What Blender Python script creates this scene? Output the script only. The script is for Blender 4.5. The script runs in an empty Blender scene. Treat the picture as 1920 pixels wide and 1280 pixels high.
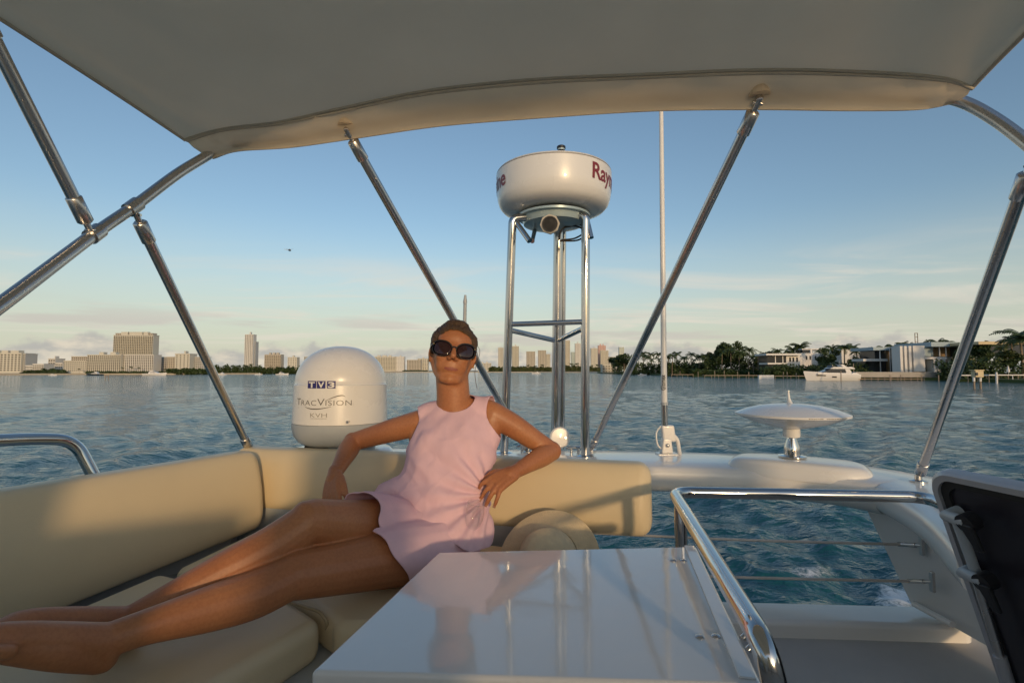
import bpy, bmesh, math, random
import numpy as np
from mathutils import Vector, Matrix, Euler, noise as mnoise

# ------------------------------------------------------------------ camera, sky, sun, exposure
scene = bpy.context.scene
R = math.radians
CZ = 4.2                      # eye height above the water
F = 960.0                     # focal length in photo pixels (1920 wide)
PITCH = math.atan(53 / F)
cam_d = bpy.data.cameras.new('camera'); cam_d.lens = 18; cam_d.sensor_width = 36
cam_d.clip_start = 0.05; cam_d.clip_end = 30000
cam = bpy.data.objects.new('camera', cam_d); scene.collection.objects.link(cam)
cam.location = (0, 0, CZ); cam.rotation_euler = (R(90) + PITCH, 0, 0)
scene.camera = cam

SUN_EL, SUN_AZ = R(8.5), R(17)          # behind the camera, a little to the right
sdir = Vector((math.sin(SUN_AZ) * math.cos(SUN_EL), -math.cos(SUN_AZ) * math.cos(SUN_EL), math.sin(SUN_EL)))
world = bpy.data.worlds.new('World'); scene.world = world; world.use_nodes = True
nt = world.node_tree; nt.nodes.clear()
def wn(t, **k):
    n = nt.nodes.new(t)
    for a, b in k.items(): setattr(n, a, b)
    return n
L = nt.links.new
def wmath(op, a, b=None, c=None, clamp=False):
    n = wn('ShaderNodeMath', operation=op); n.use_clamp = clamp
    for i, v in enumerate((a, b, c)):
        if v is None: continue
        if isinstance(v, (int, float)): n.inputs[i].default_value = v
        else: L(v, n.inputs[i])
    return n.outputs[0]
def wmix(f, a, b):
    n = wn('ShaderNodeMix', data_type='RGBA'); L(f, n.inputs[0])
    for i, v in ((6, a), (7, b)):
        if isinstance(v, tuple): n.inputs[i].default_value = (*v, 1)
        else: L(v, n.inputs[i])
    return n.outputs[2]
def wss(x, e0, e1):
    n = wn('ShaderNodeMapRange', interpolation_type='SMOOTHSTEP'); L(x, n.inputs[0])
    n.inputs[1].default_value = e0; n.inputs[2].default_value = e1
    return n.outputs[0]
sky = wn('ShaderNodeTexSky', sky_type='NISHITA', sun_disc=False)
sky.sun_elevation = SUN_EL; sky.sun_rotation = math.atan2(sdir.x, sdir.y)
sky.air_density = 1.0; sky.dust_density = 1.2; sky.ozone_density = 1.7; sky.altitude = 0
tc = wn('ShaderNodeTexCoord'); sep = wn('ShaderNodeSeparateXYZ'); L(tc.outputs['Generated'], sep.inputs[0])
zx, zy, zz = sep.outputs
elev = wmath('MAXIMUM', zz, 0.0)
# a pale veil of evening haze and thin stratus that thickens to the horizon all round
veil = wmath('SUBTRACT', 1.0, wss(elev, 0.0, 0.29))
veil = wmath('MULTIPLY_ADD', veil, 0.80, 0.0)
SKY_STR = 0.15
def hdr(c): return tuple(v / SKY_STR for v in c)
VEIL = hdr((0.53, 0.535, 0.455))
col = wmix(veil, sky.outputs[0], VEIL)
# thin streaks of high cloud: noise on a flat ceiling
dn = wmath('ADD', elev, 0.06)
cx = wmath('DIVIDE', zx, dn); cy = wmath('DIVIDE', zy, dn)
cmb = wn('ShaderNodeCombineXYZ'); L(cx, cmb.inputs[0]); L(cy, cmb.inputs[1])
mp = wn('ShaderNodeMapping'); L(cmb.outputs[0], mp.inputs[0]); mp.inputs['Scale'].default_value = (0.35, 0.75, 1); mp.inputs['Rotation'].default_value = (0, 0, 0.35)
ns = wn('ShaderNodeTexNoise'); L(mp.outputs[0], ns.inputs['Vector'])
ns.inputs['Scale'].default_value = 1.3; ns.inputs['Detail'].default_value = 8; ns.inputs['Roughness'].default_value = 0.58; ns.inputs['Distortion'].default_value = 0.6
st = wss(ns.outputs[0], 0.45, 0.70)
st = wmath('MULTIPLY', st, wmath('MULTIPLY', wss(elev, 0.02, 0.06), wmath('SUBTRACT', 1.0, wss(elev, 0.12, 0.24))))
st = wmath('MULTIPLY', st, 0.85)
col = wmix(st, col, hdr((0.65, 0.60, 0.515)))
# low cumulus bank near the horizon, shaded below, sunlit above
az = wmath('ARCTAN2', zx, zy)
def puff(elscale, off, sc):
    c = wn('ShaderNodeCombineXYZ'); L(wmath('MULTIPLY', az, 1.0), c.inputs[0]); L(wmath('MULTIPLY', elev, elscale), c.inputs[1]); c.inputs[2].default_value = off
    n = wn('ShaderNodeTexNoise'); L(c.outputs[0], n.inputs['Vector'])
    n.inputs['Scale'].default_value = sc; n.inputs['Detail'].default_value = 7; n.inputs['Roughness'].default_value = 0.55
    return n.outputs[0]
hgt = wmath('MULTIPLY_ADD', puff(0.3, 3.1, 5.0), 0.13, -0.022)         # bank top as elevation along the horizon
edge = wmath('SUBTRACT', wmath('ADD', hgt, wmath('MULTIPLY_ADD', puff(1.6, 7.7, 26.0), 0.040, -0.020)), elev)
bank = wmath('MULTIPLY', wss(edge, -0.004, 0.012), 0.88)
lit = wss(puff(2.2, 1.3, 20.0), 0.40, 0.66)
bcol = wmix(lit, hdr((0.40, 0.39, 0.365)), hdr((0.64, 0.57, 0.46)))
col = wmix(bank, col, bcol)
sheet = wss(puff(9.0, 5.5, 3.4), 0.52, 0.66)
sheet = wmath('MULTIPLY', sheet, wmath('MULTIPLY', wss(elev, 0.03, 0.05), wmath('SUBTRACT', 1.0, wss(elev, 0.07, 0.12))))
col = wmix(wmath('MULTIPLY', sheet, 0.75), col, hdr((0.50, 0.465, 0.42)))
bg = wn('ShaderNodeBackground'); L(col, bg.inputs[0]); bg.inputs[1].default_value = SKY_STR
out = wn('ShaderNodeOutputWorld'); L(bg.outputs[0], out.inputs[0])

sun_d = bpy.data.lights.new('sun', 'SUN'); sun_d.energy = 1.45; sun_d.angle = R(3.0); sun_d.color = (1.0, 0.68, 0.37)
sun = bpy.data.objects.new('sun', sun_d); scene.collection.objects.link(sun)
sun.rotation_euler = (-sdir).to_track_quat('-Z', 'Y').to_euler()
vs = scene.view_settings; vs.view_transform = 'Standard'; vs.look = 'None'; vs.gamma = 1; vs.use_curve_mapping = False; vs.exposure = 0.22
scene.cycles.max_bounces = 8; scene.cycles.glossy_bounces = 5; scene.cycles.transmission_bounces = 6
scene.cycles.use_denoising = True

# ------------------------------------------------------------------ helpers
def W(px, py, y=None, z=None, x=None):
    """photo pixel -> world point at forward distance y, at height z (relative to the eye) or at side x"""
    u = (px - 960) / F; v = (640 - py) / F
    dx, dy, dz = u, math.cos(PITCH) - math.sin(PITCH) * v, math.sin(PITCH) + math.cos(PITCH) * v
    t = y / dy if y is not None else (z / dz if z is not None else x / dx)
    return Vector((dx * t, dy * t, dz * t + CZ))

class MB:
    """collects shapes for ONE mesh object"""
    def __init__(s): s.v = []; s.f = []; s.m = []
    def add(s, vs, fs, mi=0):
        o = len(s.v); s.v += [tuple(a) for a in vs]; s.f += [tuple(i + o for i in f) for f in fs]; s.m += [mi] * len(fs); return s
    def box(s, c, d, rz=0, mi=0):
        c = Vector(c); ca, sa = math.cos(rz), math.sin(rz); P = []
        for k in (-1, 1):
            for j in (-1, 1):
                for i in (-1, 1):
                    x, y, z = i * d[0] / 2, j * d[1] / 2, k * d[2] / 2
                    P.append((c.x + x * ca - y * sa, c.y + x * sa + y * ca, c.z + z))
        return s.add(P, [(0, 2, 3, 1), (4, 5, 7, 6), (0, 1, 5, 4), (2, 6, 7, 3), (0, 4, 6, 2), (1, 3, 7, 5)], mi)
    def hexa(s, b, t, mi=0):
        """b, t: four points each, same winding"""
        n = len(b); return s.add(list(b) + list(t), [tuple(reversed(range(n))), tuple(range(n, 2 * n))] + [(i, (i + 1) % n, n + (i + 1) % n, n + i) for i in range(n)], mi)
    def rings(s, rings, cap=True, closed=False, mi=0):
        n = len(rings[0]); V = [p for r in rings for p in r]; fs = []
        m = len(rings)
        for a in range(m if closed else m - 1):
            b = (a + 1) % m
            for i in range(n):
                j = (i + 1) % n
                fs.append((a * n + i, a * n + j, b * n + j, b * n + i))
        if cap and not closed:
            fs.append(tuple(reversed(range(n)))); fs.append(tuple(range((m - 1) * n, m * n)))
        return s.add(V, fs, mi)
    def tube(s, pts, r, seg=12, cap=True, mi=0):
        pts = [Vector(p) for p in pts]; n = len(pts)
        rr = r if isinstance(r, (list, tuple)) else [r] * n
        t0 = (pts[1] - pts[0]).normalized()
        up = Vector((0, 0, 1)) if abs(t0.z) < 0.9 else Vector((1, 0, 0))
        nrm = (up - t0 * up.dot(t0)).normalized(); RR = []
        for i in range(n):
            if i == 0: t = pts[1] - pts[0]
            elif i == n - 1: t = pts[-1] - pts[-2]
            else: t = (pts[i] - pts[i - 1]).normalized() + (pts[i + 1] - pts[i]).normalized()
            t = t.normalized(); nrm = (nrm - t * nrm.dot(t)).normalized(); b = t.cross(nrm)
            RR.append([pts[i] + (nrm * math.cos(2 * math.pi * k / seg) + b * math.sin(2 * math.pi * k / seg)) * rr[i] for k in range(seg)])
        return s.rings(RR, cap, mi=mi)
    def lathe(s, prof, c, axis=(0, 0, 1), seg=48, mi=0):
        """prof: (radius, height) from bottom to top"""
        c = Vector(c); q = Vector((0, 0, 1)).rotation_difference(Vector(axis).normalized())
        RR = [[c + q @ Vector((max(r, 1e-4) * math.cos(2 * math.pi * k / seg), max(r, 1e-4) * math.sin(2 * math.pi * k / seg), h)) for k in range(seg)] for r, h in prof]
        return s.rings(RR, mi=mi)
    def grid(s, P, mi=0, flip=False):
        """P[i][j] points"""
        n, m = len(P), len(P[0]); fs = []
        for i in range(n - 1):
            for j in range(m - 1):
                f = (i * m + j, i * m + j + 1, (i + 1) * m + j + 1, (i + 1) * m + j)
                fs.append(f[::-1] if flip else f)
        return s.add([p for r in P for p in r], fs, mi)
    def build(s, name, mats, parent=None, smooth=None, bevel=None, subsurf=0, solid=None, bseg=3):
        me = bpy.data.meshes.new(name)
        off = Vector((0, 0, 0))
        if parent is not None:
            p = parent
            while p is not None: off += Vector(p.location); p = p.parent
        me.from_pydata([(a[0] - off.x, a[1] - off.y, a[2] - off.z) for a in s.v], [], s.f)
        mats = mats if isinstance(mats, (list, tuple)) else [mats]
        for m in mats: me.materials.append(m)
        if len(mats) > 1: me.polygons.foreach_set('material_index', s.m)
        me.validate(); me.update()
        o = bpy.data.objects.new(name, me); scene.collection.objects.link(o); o.parent = parent
        if smooth is not None:
            me.polygons.foreach_set('use_smooth', [True] * len(me.polygons))
            if smooth < 180: me.set_sharp_from_angle(angle=R(smooth))
        if solid: m = o.modifiers.new('solid', 'SOLIDIFY'); m.thickness = solid; m.offset = 0
        if bevel:
            m = o.modifiers.new('bevel', 'BEVEL'); m.width = bevel; m.segments = bseg; m.limit_method = 'ANGLE'; m.angle_limit = R(35)
            me.polygons.foreach_set('use_smooth', [True] * len(me.polygons)); m.harden_normals = False
            w = o.modifiers.new('wn', 'WEIGHTED_NORMAL'); w.keep_sharp = True
        if subsurf: m = o.modifiers.new('sub', 'SUBSURF'); m.levels = subsurf; m.render_levels = subsurf
        return o
def tag(o, label=None, cat=None, group=None, kind=None):
    if label: o['label'] = label
    if cat: o['category'] = cat
    if group: o['group'] = group
    if kind: o['kind'] = kind
    return o
def thing(name, label, cat, loc=(0, 0, 0), group=None, rz=0):
    o = bpy.data.objects.new(name, None); scene.collection.objects.link(o); o.location = loc; o.empty_display_size = 0.1
    o.rotation_euler = (0, 0, rz)
    return tag(o, label, cat, group)
def copy_tree(o, parent=None):
    c = o.copy(); scene.collection.objects.link(c); c.parent = parent
    for ch in list(o.children): copy_tree(ch, c)
    return c
def spline(pts, n=8):
    """Catmull-Rom through pts"""
    pts = [Vector(p) for p in pts]; P = [pts[0] * 2 - pts[1]] + pts + [pts[-1] * 2 - pts[-2]]; o = []
    for i in range(1, len(P) - 2):
        for k in range(n):
            t = k / n; a, b, c, d = P[i - 1], P[i], P[i + 1], P[i + 2]
            o.append(0.5 * ((2 * b) + (c - a) * t + (2 * a - 5 * b + 4 * c - d) * t * t + (3 * b - a - 3 * c + d) * t ** 3))
    o.append(pts[-1]); return o
def fillet(pts, r, n=8):
    """round the corners of a polyline"""
    pts = [Vector(p) for p in pts]; o = [pts[0]]
    for i in range(1, len(pts) - 1):
        a, b, c = pts[i - 1], pts[i], pts[i + 1]
        rr = min(r, (a - b).length * .49, (c - b).length * .49)
        p, q = b + (a - b).normalized() * rr, b + (c - b).normalized() * rr
        for k in range(n + 1):
            t = k / n; o.append(p * (1 - t) ** 2 + b * 2 * t * (1 - t) + q * t * t)
    o.append(pts[-1]); return o
ORD = ['first', 'second', 'third', 'fourth', 'fifth', 'sixth', 'seventh', 'eighth', 'ninth', 'tenth', 'eleventh', 'twelfth', 'thirteenth', 'fourteenth', 'fifteenth', 'sixteenth', 'seventeenth', 'eighteenth', 'nineteenth', 'twentieth', 'twenty-first', 'twenty-second', 'twenty-third', 'twenty-fourth', 'twenty-fifth', 'twenty-sixth', 'twenty-seventh', 'twenty-eighth', 'twenty-ninth', 'thirtieth', 'thirty-first', 'thirty-second', 'thirty-third', 'thirty-fourth', 'thirty-fifth', 'thirty-sixth', 'thirty-seventh', 'thirty-eighth', 'thirty-ninth', 'fortieth'] + ['forty-' + w for w in ('first', 'second', 'third', 'fourth', 'fifth', 'sixth', 'seventh', 'eighth', 'ninth')] + ['fiftieth'] + [a + '-' + w for a in ('fifty', 'sixty', 'seventy') for w in ('first', 'second', 'third', 'fourth', 'fifth', 'sixth', 'seventh', 'eighth', 'ninth', 'tenth')]

# ------------------------------------------------------------------ materials
MATS = {}
def mat(name, col, rough=0.5, metal=0.0, var=0.08, vscale=6.0, bump=0.0, bscale=60.0, coat=0.0, sss=0.0, spec=0.5, detail=5, ior=1.5, stretch=None, rvar=0.0, trans=0.0, gen=False):
    m = bpy.data.materials.new(name); m.use_nodes = True; t = m.node_tree; b = t.nodes['Principled BSDF']
    n = t.nodes.new; k = t.links.new
    tcn = n('ShaderNodeTexCoord'); mp_ = n('ShaderNodeMapping'); k(tcn.outputs['Object'], mp_.inputs[0])
    if stretch: mp_.inputs['Scale'].default_value = stretch
    nz = n('ShaderNodeTexNoise'); nz.inputs['Scale'].default_value = vscale; nz.inputs['Detail'].default_value = detail; nz.inputs['Roughness'].default_value = 0.6
    k(mp_.outputs[0], nz.inputs['Vector'])
    cr = n('ShaderNodeMix'); cr.data_type = 'RGBA'
    cr.inputs[6].default_value = (*[max(0, c * (1 - var)) for c in col], 1); cr.inputs[7].default_value = (*[min(1, c * (1 + var)) for c in col], 1)
    k(nz.outputs[0], cr.inputs[0]); k(cr.outputs[2], b.inputs['Base Color'])
    b.inputs['Roughness'].default_value = rough; b.inputs['Metallic'].default_value = metal; b.inputs['IOR'].default_value = ior
    b.inputs['Coat Weight'].default_value = coat; b.inputs['Coat Roughness'].default_value = 0.04
    b.inputs['Specular IOR Level'].default_value = spec; b.inputs['Transmission Weight'].default_value = trans
    if sss: b.inputs['Subsurface Weight'].default_value = sss; b.inputs['Subsurface Radius'].default_value = (0.012, 0.005, 0.003); b.inputs['Subsurface Scale'].default_value = 1.0
    if rvar:
        mr = n('ShaderNodeMapRange'); k(nz.outputs[0], mr.inputs[0]); mr.inputs[1].default_value = 0.3; mr.inputs[2].default_value = 0.7
        mr.inputs[3].default_value = max(0.02, rough - rvar); mr.inputs[4].default_value = rough + rvar; k(mr.outputs[0], b.inputs['Roughness'])
    if bump:
        n2 = n('ShaderNodeTexNoise'); n2.inputs['Scale'].default_value = bscale; n2.inputs['Detail'].default_value = 4; k(mp_.outputs[0], n2.inputs['Vector'])
        bp = n('ShaderNodeBump'); bp.inputs['Strength'].default_value = bump; bp.inputs['Distance'].default_value = 1.0 / bscale; k(n2.outputs[0], bp.inputs['Height']); k(bp.outputs[0], b.inputs['Normal'])
    MATS[name] = m; return m
M = MATS
mat('gelcoat', (0.80, 0.78, 0.74), 0.22, var=0.03, vscale=3, coat=0.3, rvar=0.06)
mat('gelcoat_table', (0.74, 0.74, 0.73), 0.09, var=0.03, vscale=5, coat=0.6, bump=0.02, bscale=4, rvar=0.04)
mat('deck_grey', (0.50, 0.48, 0.455), 0.7, var=0.08, vscale=8, bump=0.3, bscale=300)
mat('dome_white', (0.80, 0.78, 0.74), 0.28, var=0.03, vscale=5, coat=0.25, rvar=0.05)
mat('dome_grey', (0.42, 0.45, 0.47), 0.35, var=0.05)
mat('steel', (0.60, 0.585, 0.57), 0.11, 1.0, var=0.06, vscale=9, rvar=0.05)
mat('steel_worn', (0.62, 0.595, 0.57), 0.27, 1.0, var=0.05, vscale=9, rvar=0.05)
mat('vinyl', (0.69, 0.57, 0.37), 0.42, var=0.06, vscale=5, bump=0.10, bscale=240, spec=0.4, rvar=0.08)
mat('piping', (0.42, 0.33, 0.20), 0.5)
mat('canvas', (0.90, 0.81, 0.67), 0.85, var=0.06, vscale=4, bump=0.25, bscale=700, spec=0.15)
mat('canvas_seam', (0.58, 0.53, 0.44), 0.85, var=0.10, vscale=30, bump=0.3, bscale=300, spec=0.15)
mat('black_plastic', (0.018, 0.018, 0.020), 0.38, var=0.2)
mat('smoked_acrylic', (0.028, 0.025, 0.032), 0.30, var=0.1)
mat('rubber', (0.02, 0.02, 0.02), 0.7)
mat('frame_alu', (0.50, 0.50, 0.52), 0.40, 0.4, var=0.06, vscale=8)
mat('skin', (0.47, 0.205, 0.092), 0.46, var=0.10, vscale=14, bump=0.08, bscale=320, sss=0.12, spec=0.45, rvar=0.07)
mat('lips', (0.29, 0.085, 0.060), 0.5, var=0.08, sss=0.1)
mat('nail', (0.55, 0.30, 0.22), 0.25)
mat('linen', (0.88, 0.60, 0.67), 0.9, var=0.07, vscale=30, bump=0.35, bscale=420, spec=0.1, stretch=(1, 1, 0.35))
mat('hair', (0.105, 0.066, 0.038), 0.55, var=0.5, vscale=30, bump=0.35, bscale=150, stretch=(1, 0.12, 1), detail=3)
mat('straw', (0.74, 0.61, 0.40), 0.8, var=0.14, vscale=60, bump=0.4, bscale=200)
mat('glass_clear', (0.95, 0.95, 0.95), 0.02, var=0.0, trans=1.0, ior=1.16)
mat('lens', (0.030, 0.012, 0.012), 0.06, var=0.3, coat=0.2)
mat('navy_print', (0.03, 0.025, 0.16), 0.4)
mat('grey_print', (0.075, 0.065, 0.055), 0.45)
mat('pale_print', (0.30, 0.28, 0.25), 0.45)
mat('red_print', (0.22, 0.028, 0.035), 0.42)
mat('white_print', (0.78, 0.76, 0.72), 0.4)
mat('gold', (0.8, 0.55, 0.25), 0.2, 1.0)
mat('plate', (0.45, 0.55, 0.56), 0.25, 0.3, var=0.1)
mat('cable_white', (0.62, 0.55, 0.48), 0.45, var=0.1)
mat('concrete', (0.40, 0.37, 0.33), 0.85, var=0.2, vscale=0.6, bump=0.2, bscale=4)
mat('timber', (0.30, 0.24, 0.18), 0.85, var=0.3, vscale=1.2)
mat('trunk', (0.24, 0.19, 0.14), 0.9, var=0.25, vscale=3)
mat('palm_leaf', (0.055, 0.085, 0.022), 0.55, var=0.5, vscale=0.8)
mat('leaf_dark', (0.045, 0.075, 0.020), 0.6, var=0.5, vscale=0.35)
mat('leaf_olive', (0.075, 0.095, 0.028), 0.6, var=0.5, vscale=0.3)
mat('glass_dark', (0.05, 0.055, 0.06), 0.12, var=0.3, vscale=0.4)
mat('b_cream', (0.62, 0.59, 0.50), 0.8, var=0.06, vscale=0.15)
mat('b_white', (0.68, 0.66, 0.61), 0.8, var=0.05, vscale=0.15)
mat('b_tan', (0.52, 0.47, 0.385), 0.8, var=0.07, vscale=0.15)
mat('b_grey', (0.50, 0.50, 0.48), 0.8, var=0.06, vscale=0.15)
mat('b_pink', (0.66, 0.42, 0.36), 0.8, var=0.06, vscale=0.15)
mat('b_teal', (0.34, 0.46, 0.45), 0.35, var=0.08, vscale=0.15)
mat('b_window', (0.10, 0.09, 0.075), 0.4, var=0.35, vscale=0.25)
mat('villa_white', (0.74, 0.72, 0.70), 0.6, var=0.05, vscale=0.3)
mat('villa_blue', (0.34, 0.44, 0.50), 0.4, var=0.06, vscale=0.3)
mat('villa_wood', (0.30, 0.20, 0.11), 0.6, var=0.3, vscale=1.0)
mat('sand', (0.50, 0.43, 0.32), 0.95, var=0.15, vscale=0.1)
mat('lawn', (0.07, 0.10, 0.03), 0.95, var=0.3, vscale=0.15)
mat('boat_white', (0.78, 0.76, 0.74), 0.3, var=0.04, vscale=0.5)
mat('boat_dark', (0.03, 0.04, 0.05), 0.3, var=0.1)
mat('sign_cream', (0.66, 0.54, 0.33), 0.7, var=0.1, vscale=1)

# thin glass: clear with a faint reflection
g_ = MATS['glass_clear'].node_tree; g_.nodes.clear()
_o = g_.nodes.new('ShaderNodeOutputMaterial'); _t = g_.nodes.new('ShaderNodeBsdfTransparent'); _t.inputs[0].default_value = (.94, .95, .95, 1)
_g = g_.nodes.new('ShaderNodeBsdfGlossy'); _g.inputs['Roughness'].default_value = .03; _lw = g_.nodes.new('ShaderNodeLayerWeight'); _lw.inputs[0].default_value = .35; _f = g_.nodes.new('ShaderNodeMath'); _f.operation = 'MULTIPLY_ADD'; _f.inputs[1].default_value = .38; _f.inputs[2].default_value = .03; g_.links.new(_lw.outputs['Facing'], _f.inputs[0])
_m = g_.nodes.new('ShaderNodeMixShader'); g_.links.new(_f.outputs[0], _m.inputs[0]); g_.links.new(_t.outputs[0], _m.inputs[1]); g_.links.new(_g.outputs[0], _m.inputs[2]); g_.links.new(_m.outputs[0], _o.inputs[0])
# canvas lets some of the sky through
for _n in ('canvas', 'linen'):
    c_ = MATS[_n].node_tree; _b = c_.nodes['Principled BSDF']; _tr = c_.nodes.new('ShaderNodeBsdfTranslucent'); _ms = c_.nodes.new('ShaderNodeMixShader'); _ms.inputs[0].default_value = .62 if _n == 'canvas' else .15
    c_.links.new(_b.inputs['Base Color'].links[0].from_socket, _tr.inputs[0]); c_.links.new(_b.outputs[0], _ms.inputs[1]); c_.links.new(_tr.outputs[0], _ms.inputs[2]); c_.links.new(_ms.outputs[0], c_.nodes['Material Output'].inputs[0])

# skin: broad tan and blood variation under fine mottling
_s = MATS['skin'].node_tree; _b = _s.nodes['Principled BSDF']; _src = _b.inputs['Base Color'].links[0].from_socket
_tc = _s.nodes.new('ShaderNodeTexCoord'); _n1 = _s.nodes.new('ShaderNodeTexNoise'); _n1.inputs['Scale'].default_value = 5.5; _n1.inputs['Detail'].default_value = 3; _s.links.new(_tc.outputs['Object'], _n1.inputs['Vector'])
_n2 = _s.nodes.new('ShaderNodeTexNoise'); _n2.inputs['Scale'].default_value = 130; _n2.inputs['Detail'].default_value = 3; _s.links.new(_tc.outputs['Object'], _n2.inputs['Vector'])
_r1 = _s.nodes.new('ShaderNodeMix'); _r1.data_type = 'RGBA'; _r1.blend_type = 'MULTIPLY'; _r1.inputs[0].default_value = 1
_c1 = _s.nodes.new('ShaderNodeValToRGB'); _c1.color_ramp.elements[0].position = .32; _c1.color_ramp.elements[0].color = (.86, .76, .72, 1); _c1.color_ramp.elements[1].position = .68; _c1.color_ramp.elements[1].color = (1.0, .98, .95, 1)
_s.links.new(_n1.outputs[0], _c1.inputs[0]); _s.links.new(_src, _r1.inputs[6]); _s.links.new(_c1.outputs[0], _r1.inputs[7])
_r2 = _s.nodes.new('ShaderNodeMix'); _r2.data_type = 'RGBA'; _r2.blend_type = 'MULTIPLY'; _r2.inputs[0].default_value = 1
_c2 = _s.nodes.new('ShaderNodeValToRGB'); _c2.color_ramp.elements[0].position = .3; _c2.color_ramp.elements[0].color = (.88, .85, .84, 1); _c2.color_ramp.elements[1].position = .6; _c2.color_ramp.elements[1].color = (1, 1, 1, 1)
_s.links.new(_n2.outputs[0], _c2.inputs[0]); _s.links.new(_r1.outputs[2], _r2.inputs[6]); _s.links.new(_c2.outputs[0], _r2.inputs[7]); _s.links.new(_r2.outputs[2], _b.inputs['Base Color'])

# ------------------------------------------------------------------ water
def build_water():
    rng = np.random.default_rng(5)
    nr = 640; rad = 6.0 * np.exp(np.linspace(0, math.log(14000 / 6.0), nr)); rad = np.concatenate([[0.0, 3.0], rad])
    fr = np.radians(np.linspace(-58, 58, 720)); bk = np.radians(np.linspace(58, 302, 42))[1:-1]
    ang = np.concatenate([fr, bk]); na = len(ang)
    Rr, A = np.meshgrid(rad, ang, indexing='ij')
    X = Rr * np.sin(A); Y = Rr * np.cos(A); Z = np.zeros_like(X)
    cell = np.maximum(np.gradient(rad)[:, None], Rr * np.where(np.arange(na) < 720, math.radians(116 / 720), 0.1)[None, :])
    DX = np.zeros_like(X); DY = np.zeros_like(X)
    for i in range(90):
        lam = 0.45 * (12.0 ** rng.random()); th = math.radians(200) + rng.normal(0, 0.55)
        k = 2 * math.pi / lam; a = 0.0057 * lam ** 0.72 * rng.uniform(0.5, 1.3); ph = rng.random() * 6.283
        fade = np.clip(lam / (2.6 * cell) - 0.6, 0, 1)
        arg = k * (X * math.cos(th) + Y * math.sin(th)) + ph
        Z += a * fade * np.cos(arg)
        DX -= 0.8 * a * fade * math.cos(th) * np.sin(arg); DY -= 0.8 * a * fade * math.sin(th) * np.sin(arg)
    # gusts: patches of stronger and weaker chop
    g = 1.0 + 0.35 * np.sin(X * 0.035 + 1.3 + 1.5 * np.sin(Y * 0.021)) * np.sin(Y * 0.05 + 0.7)
    Z *= g
    # the diverging stern waves of the boat
    ax = np.array([0.13, 0.99]); s = X * ax[0] + Y * ax[1]; c = X * ax[1] - Y * ax[0]
    for side in (1, -1):
        cc = c * side
        cen = 4.6 + 0.34 * s; wid = 1.7 + 0.07 * s
        env = np.exp(-((cc - cen) / wid) ** 2) * np.clip(s / 6, 0, 1) * np.exp(-s / 46)
        ph = 2 * math.pi / 3.1 * (cc * 0.80 - s * 0.55) + 0.6 * np.sin(s * 0.4)
        Z += 0.23 * env * (np.cos(ph) + 0.3 * np.cos(2 * ph)) * np.clip(3.1 / (2.6 * cell) - 0.6, 0, 1)
    foam = np.zeros_like(X)
    for (fx, fy, ux, uy, ln, wd, st) in ((7.2, 9.8, 0.72, 0.69, 1.6, 0.55, 0.85), (6.0, 10.6, 0.95, 0.3, 1.5, 0.45, 0.70), (8.0, 13.2, 0.5, 0.86, 3.2, 0.6, 0.52), (5.1, 12.0, 0.9, 0.4, 1.6, 0.35, 0.45), (7.5, 21, 0.4, 0.9, 9, 1.0, 0.40), (1.5, 30, 0.13, 0.99, 22, 2.0, 0.36)):
        dx, dy = X - fx, Y - fy; a = dx * ux + dy * uy; b = -dx * uy + dy * ux
        foam = np.maximum(foam, st * np.exp(-(a / ln) ** 2 - (b / wd) ** 2))
    Z += 0.10 * foam * np.sin(X * 5.1 + Y * 3.3) * np.sin(Y * 4.7 - X * 2.2) + 0.12 * foam
    flat = np.clip((Rr - 0.1) / 5, 0, 1); Z *= flat; DX *= flat; DY *= flat
    P = np.stack([X + DX, Y + DY, Z], -1).reshape(-1, 3)
    idx = np.arange(len(rad) * na).reshape(len(rad), na)
    a = idx[:-1]; b = idx[1:]
    F4 = np.stack([a, np.roll(a, -1, 1), np.roll(b, -1, 1), b], -1).reshape(-1, 4)
    me = bpy.data.meshes.new('water'); me.vertices.add(len(P)); me.vertices.foreach_set('co', P.ravel())
    me.loops.add(len(F4) * 4); me.polygons.add(len(F4)); me.loops.foreach_set('vertex_index', F4[:, ::-1].ravel().astype(np.int32))
    me.polygons.foreach_set('loop_start', np.arange(len(F4), dtype=np.int32) * 4); me.polygons.foreach_set('loop_total', np.full(len(F4), 4, np.int32))
    me.polygons.foreach_set('use_smooth', np.ones(len(F4), bool))
    at = me.attributes.new('foam', 'FLOAT', 'POINT'); at.data.foreach_set('value', foam.ravel().astype(np.float32))
    me.update(); me.validate()
    m = bpy.data.materials.new('sea'); m.use_nodes = True; t = m.node_tree; b = t.nodes['Principled BSDF']; n = t.nodes.new; k = t.links.new
    b.inputs['Base Color'].default_value = (0.013, 0.088, 0.112, 1); b.inputs['Roughness'].default_value = 0.07; b.inputs['IOR'].default_value = 1.34
    tcn = n('ShaderNodeTexCoord'); hs = None
    for sc, dist, stc in ((0.55, 0.26, (1.0, 1.6, 1)), (1.9, 0.105, (1, 1.5, 1)), (6.0, 0.042, (1, 1.4, 1)), (17.0, 0.010, (1, 1.2, 1))):
        mp_ = n('ShaderNodeMapping'); mp_.inputs['Scale'].default_value = stc; mp_.inputs['Rotation'].default_value = (0, 0, 0.3 + sc * 0.02); k(tcn.outputs['Object'], mp_.inputs[0])
        nz = n('ShaderNodeTexNoise'); nz.inputs['Scale'].default_value = sc; nz.inputs['Detail'].default_value = 3; nz.inputs['Distortion'].default_value = 0.5; k(mp_.outputs[0], nz.inputs['Vector'])
        ml = n('ShaderNodeMath'); ml.operation = 'MULTIPLY'; ml.inputs[1].default_value = dist; k(nz.outputs[0], ml.inputs[0])
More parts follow.
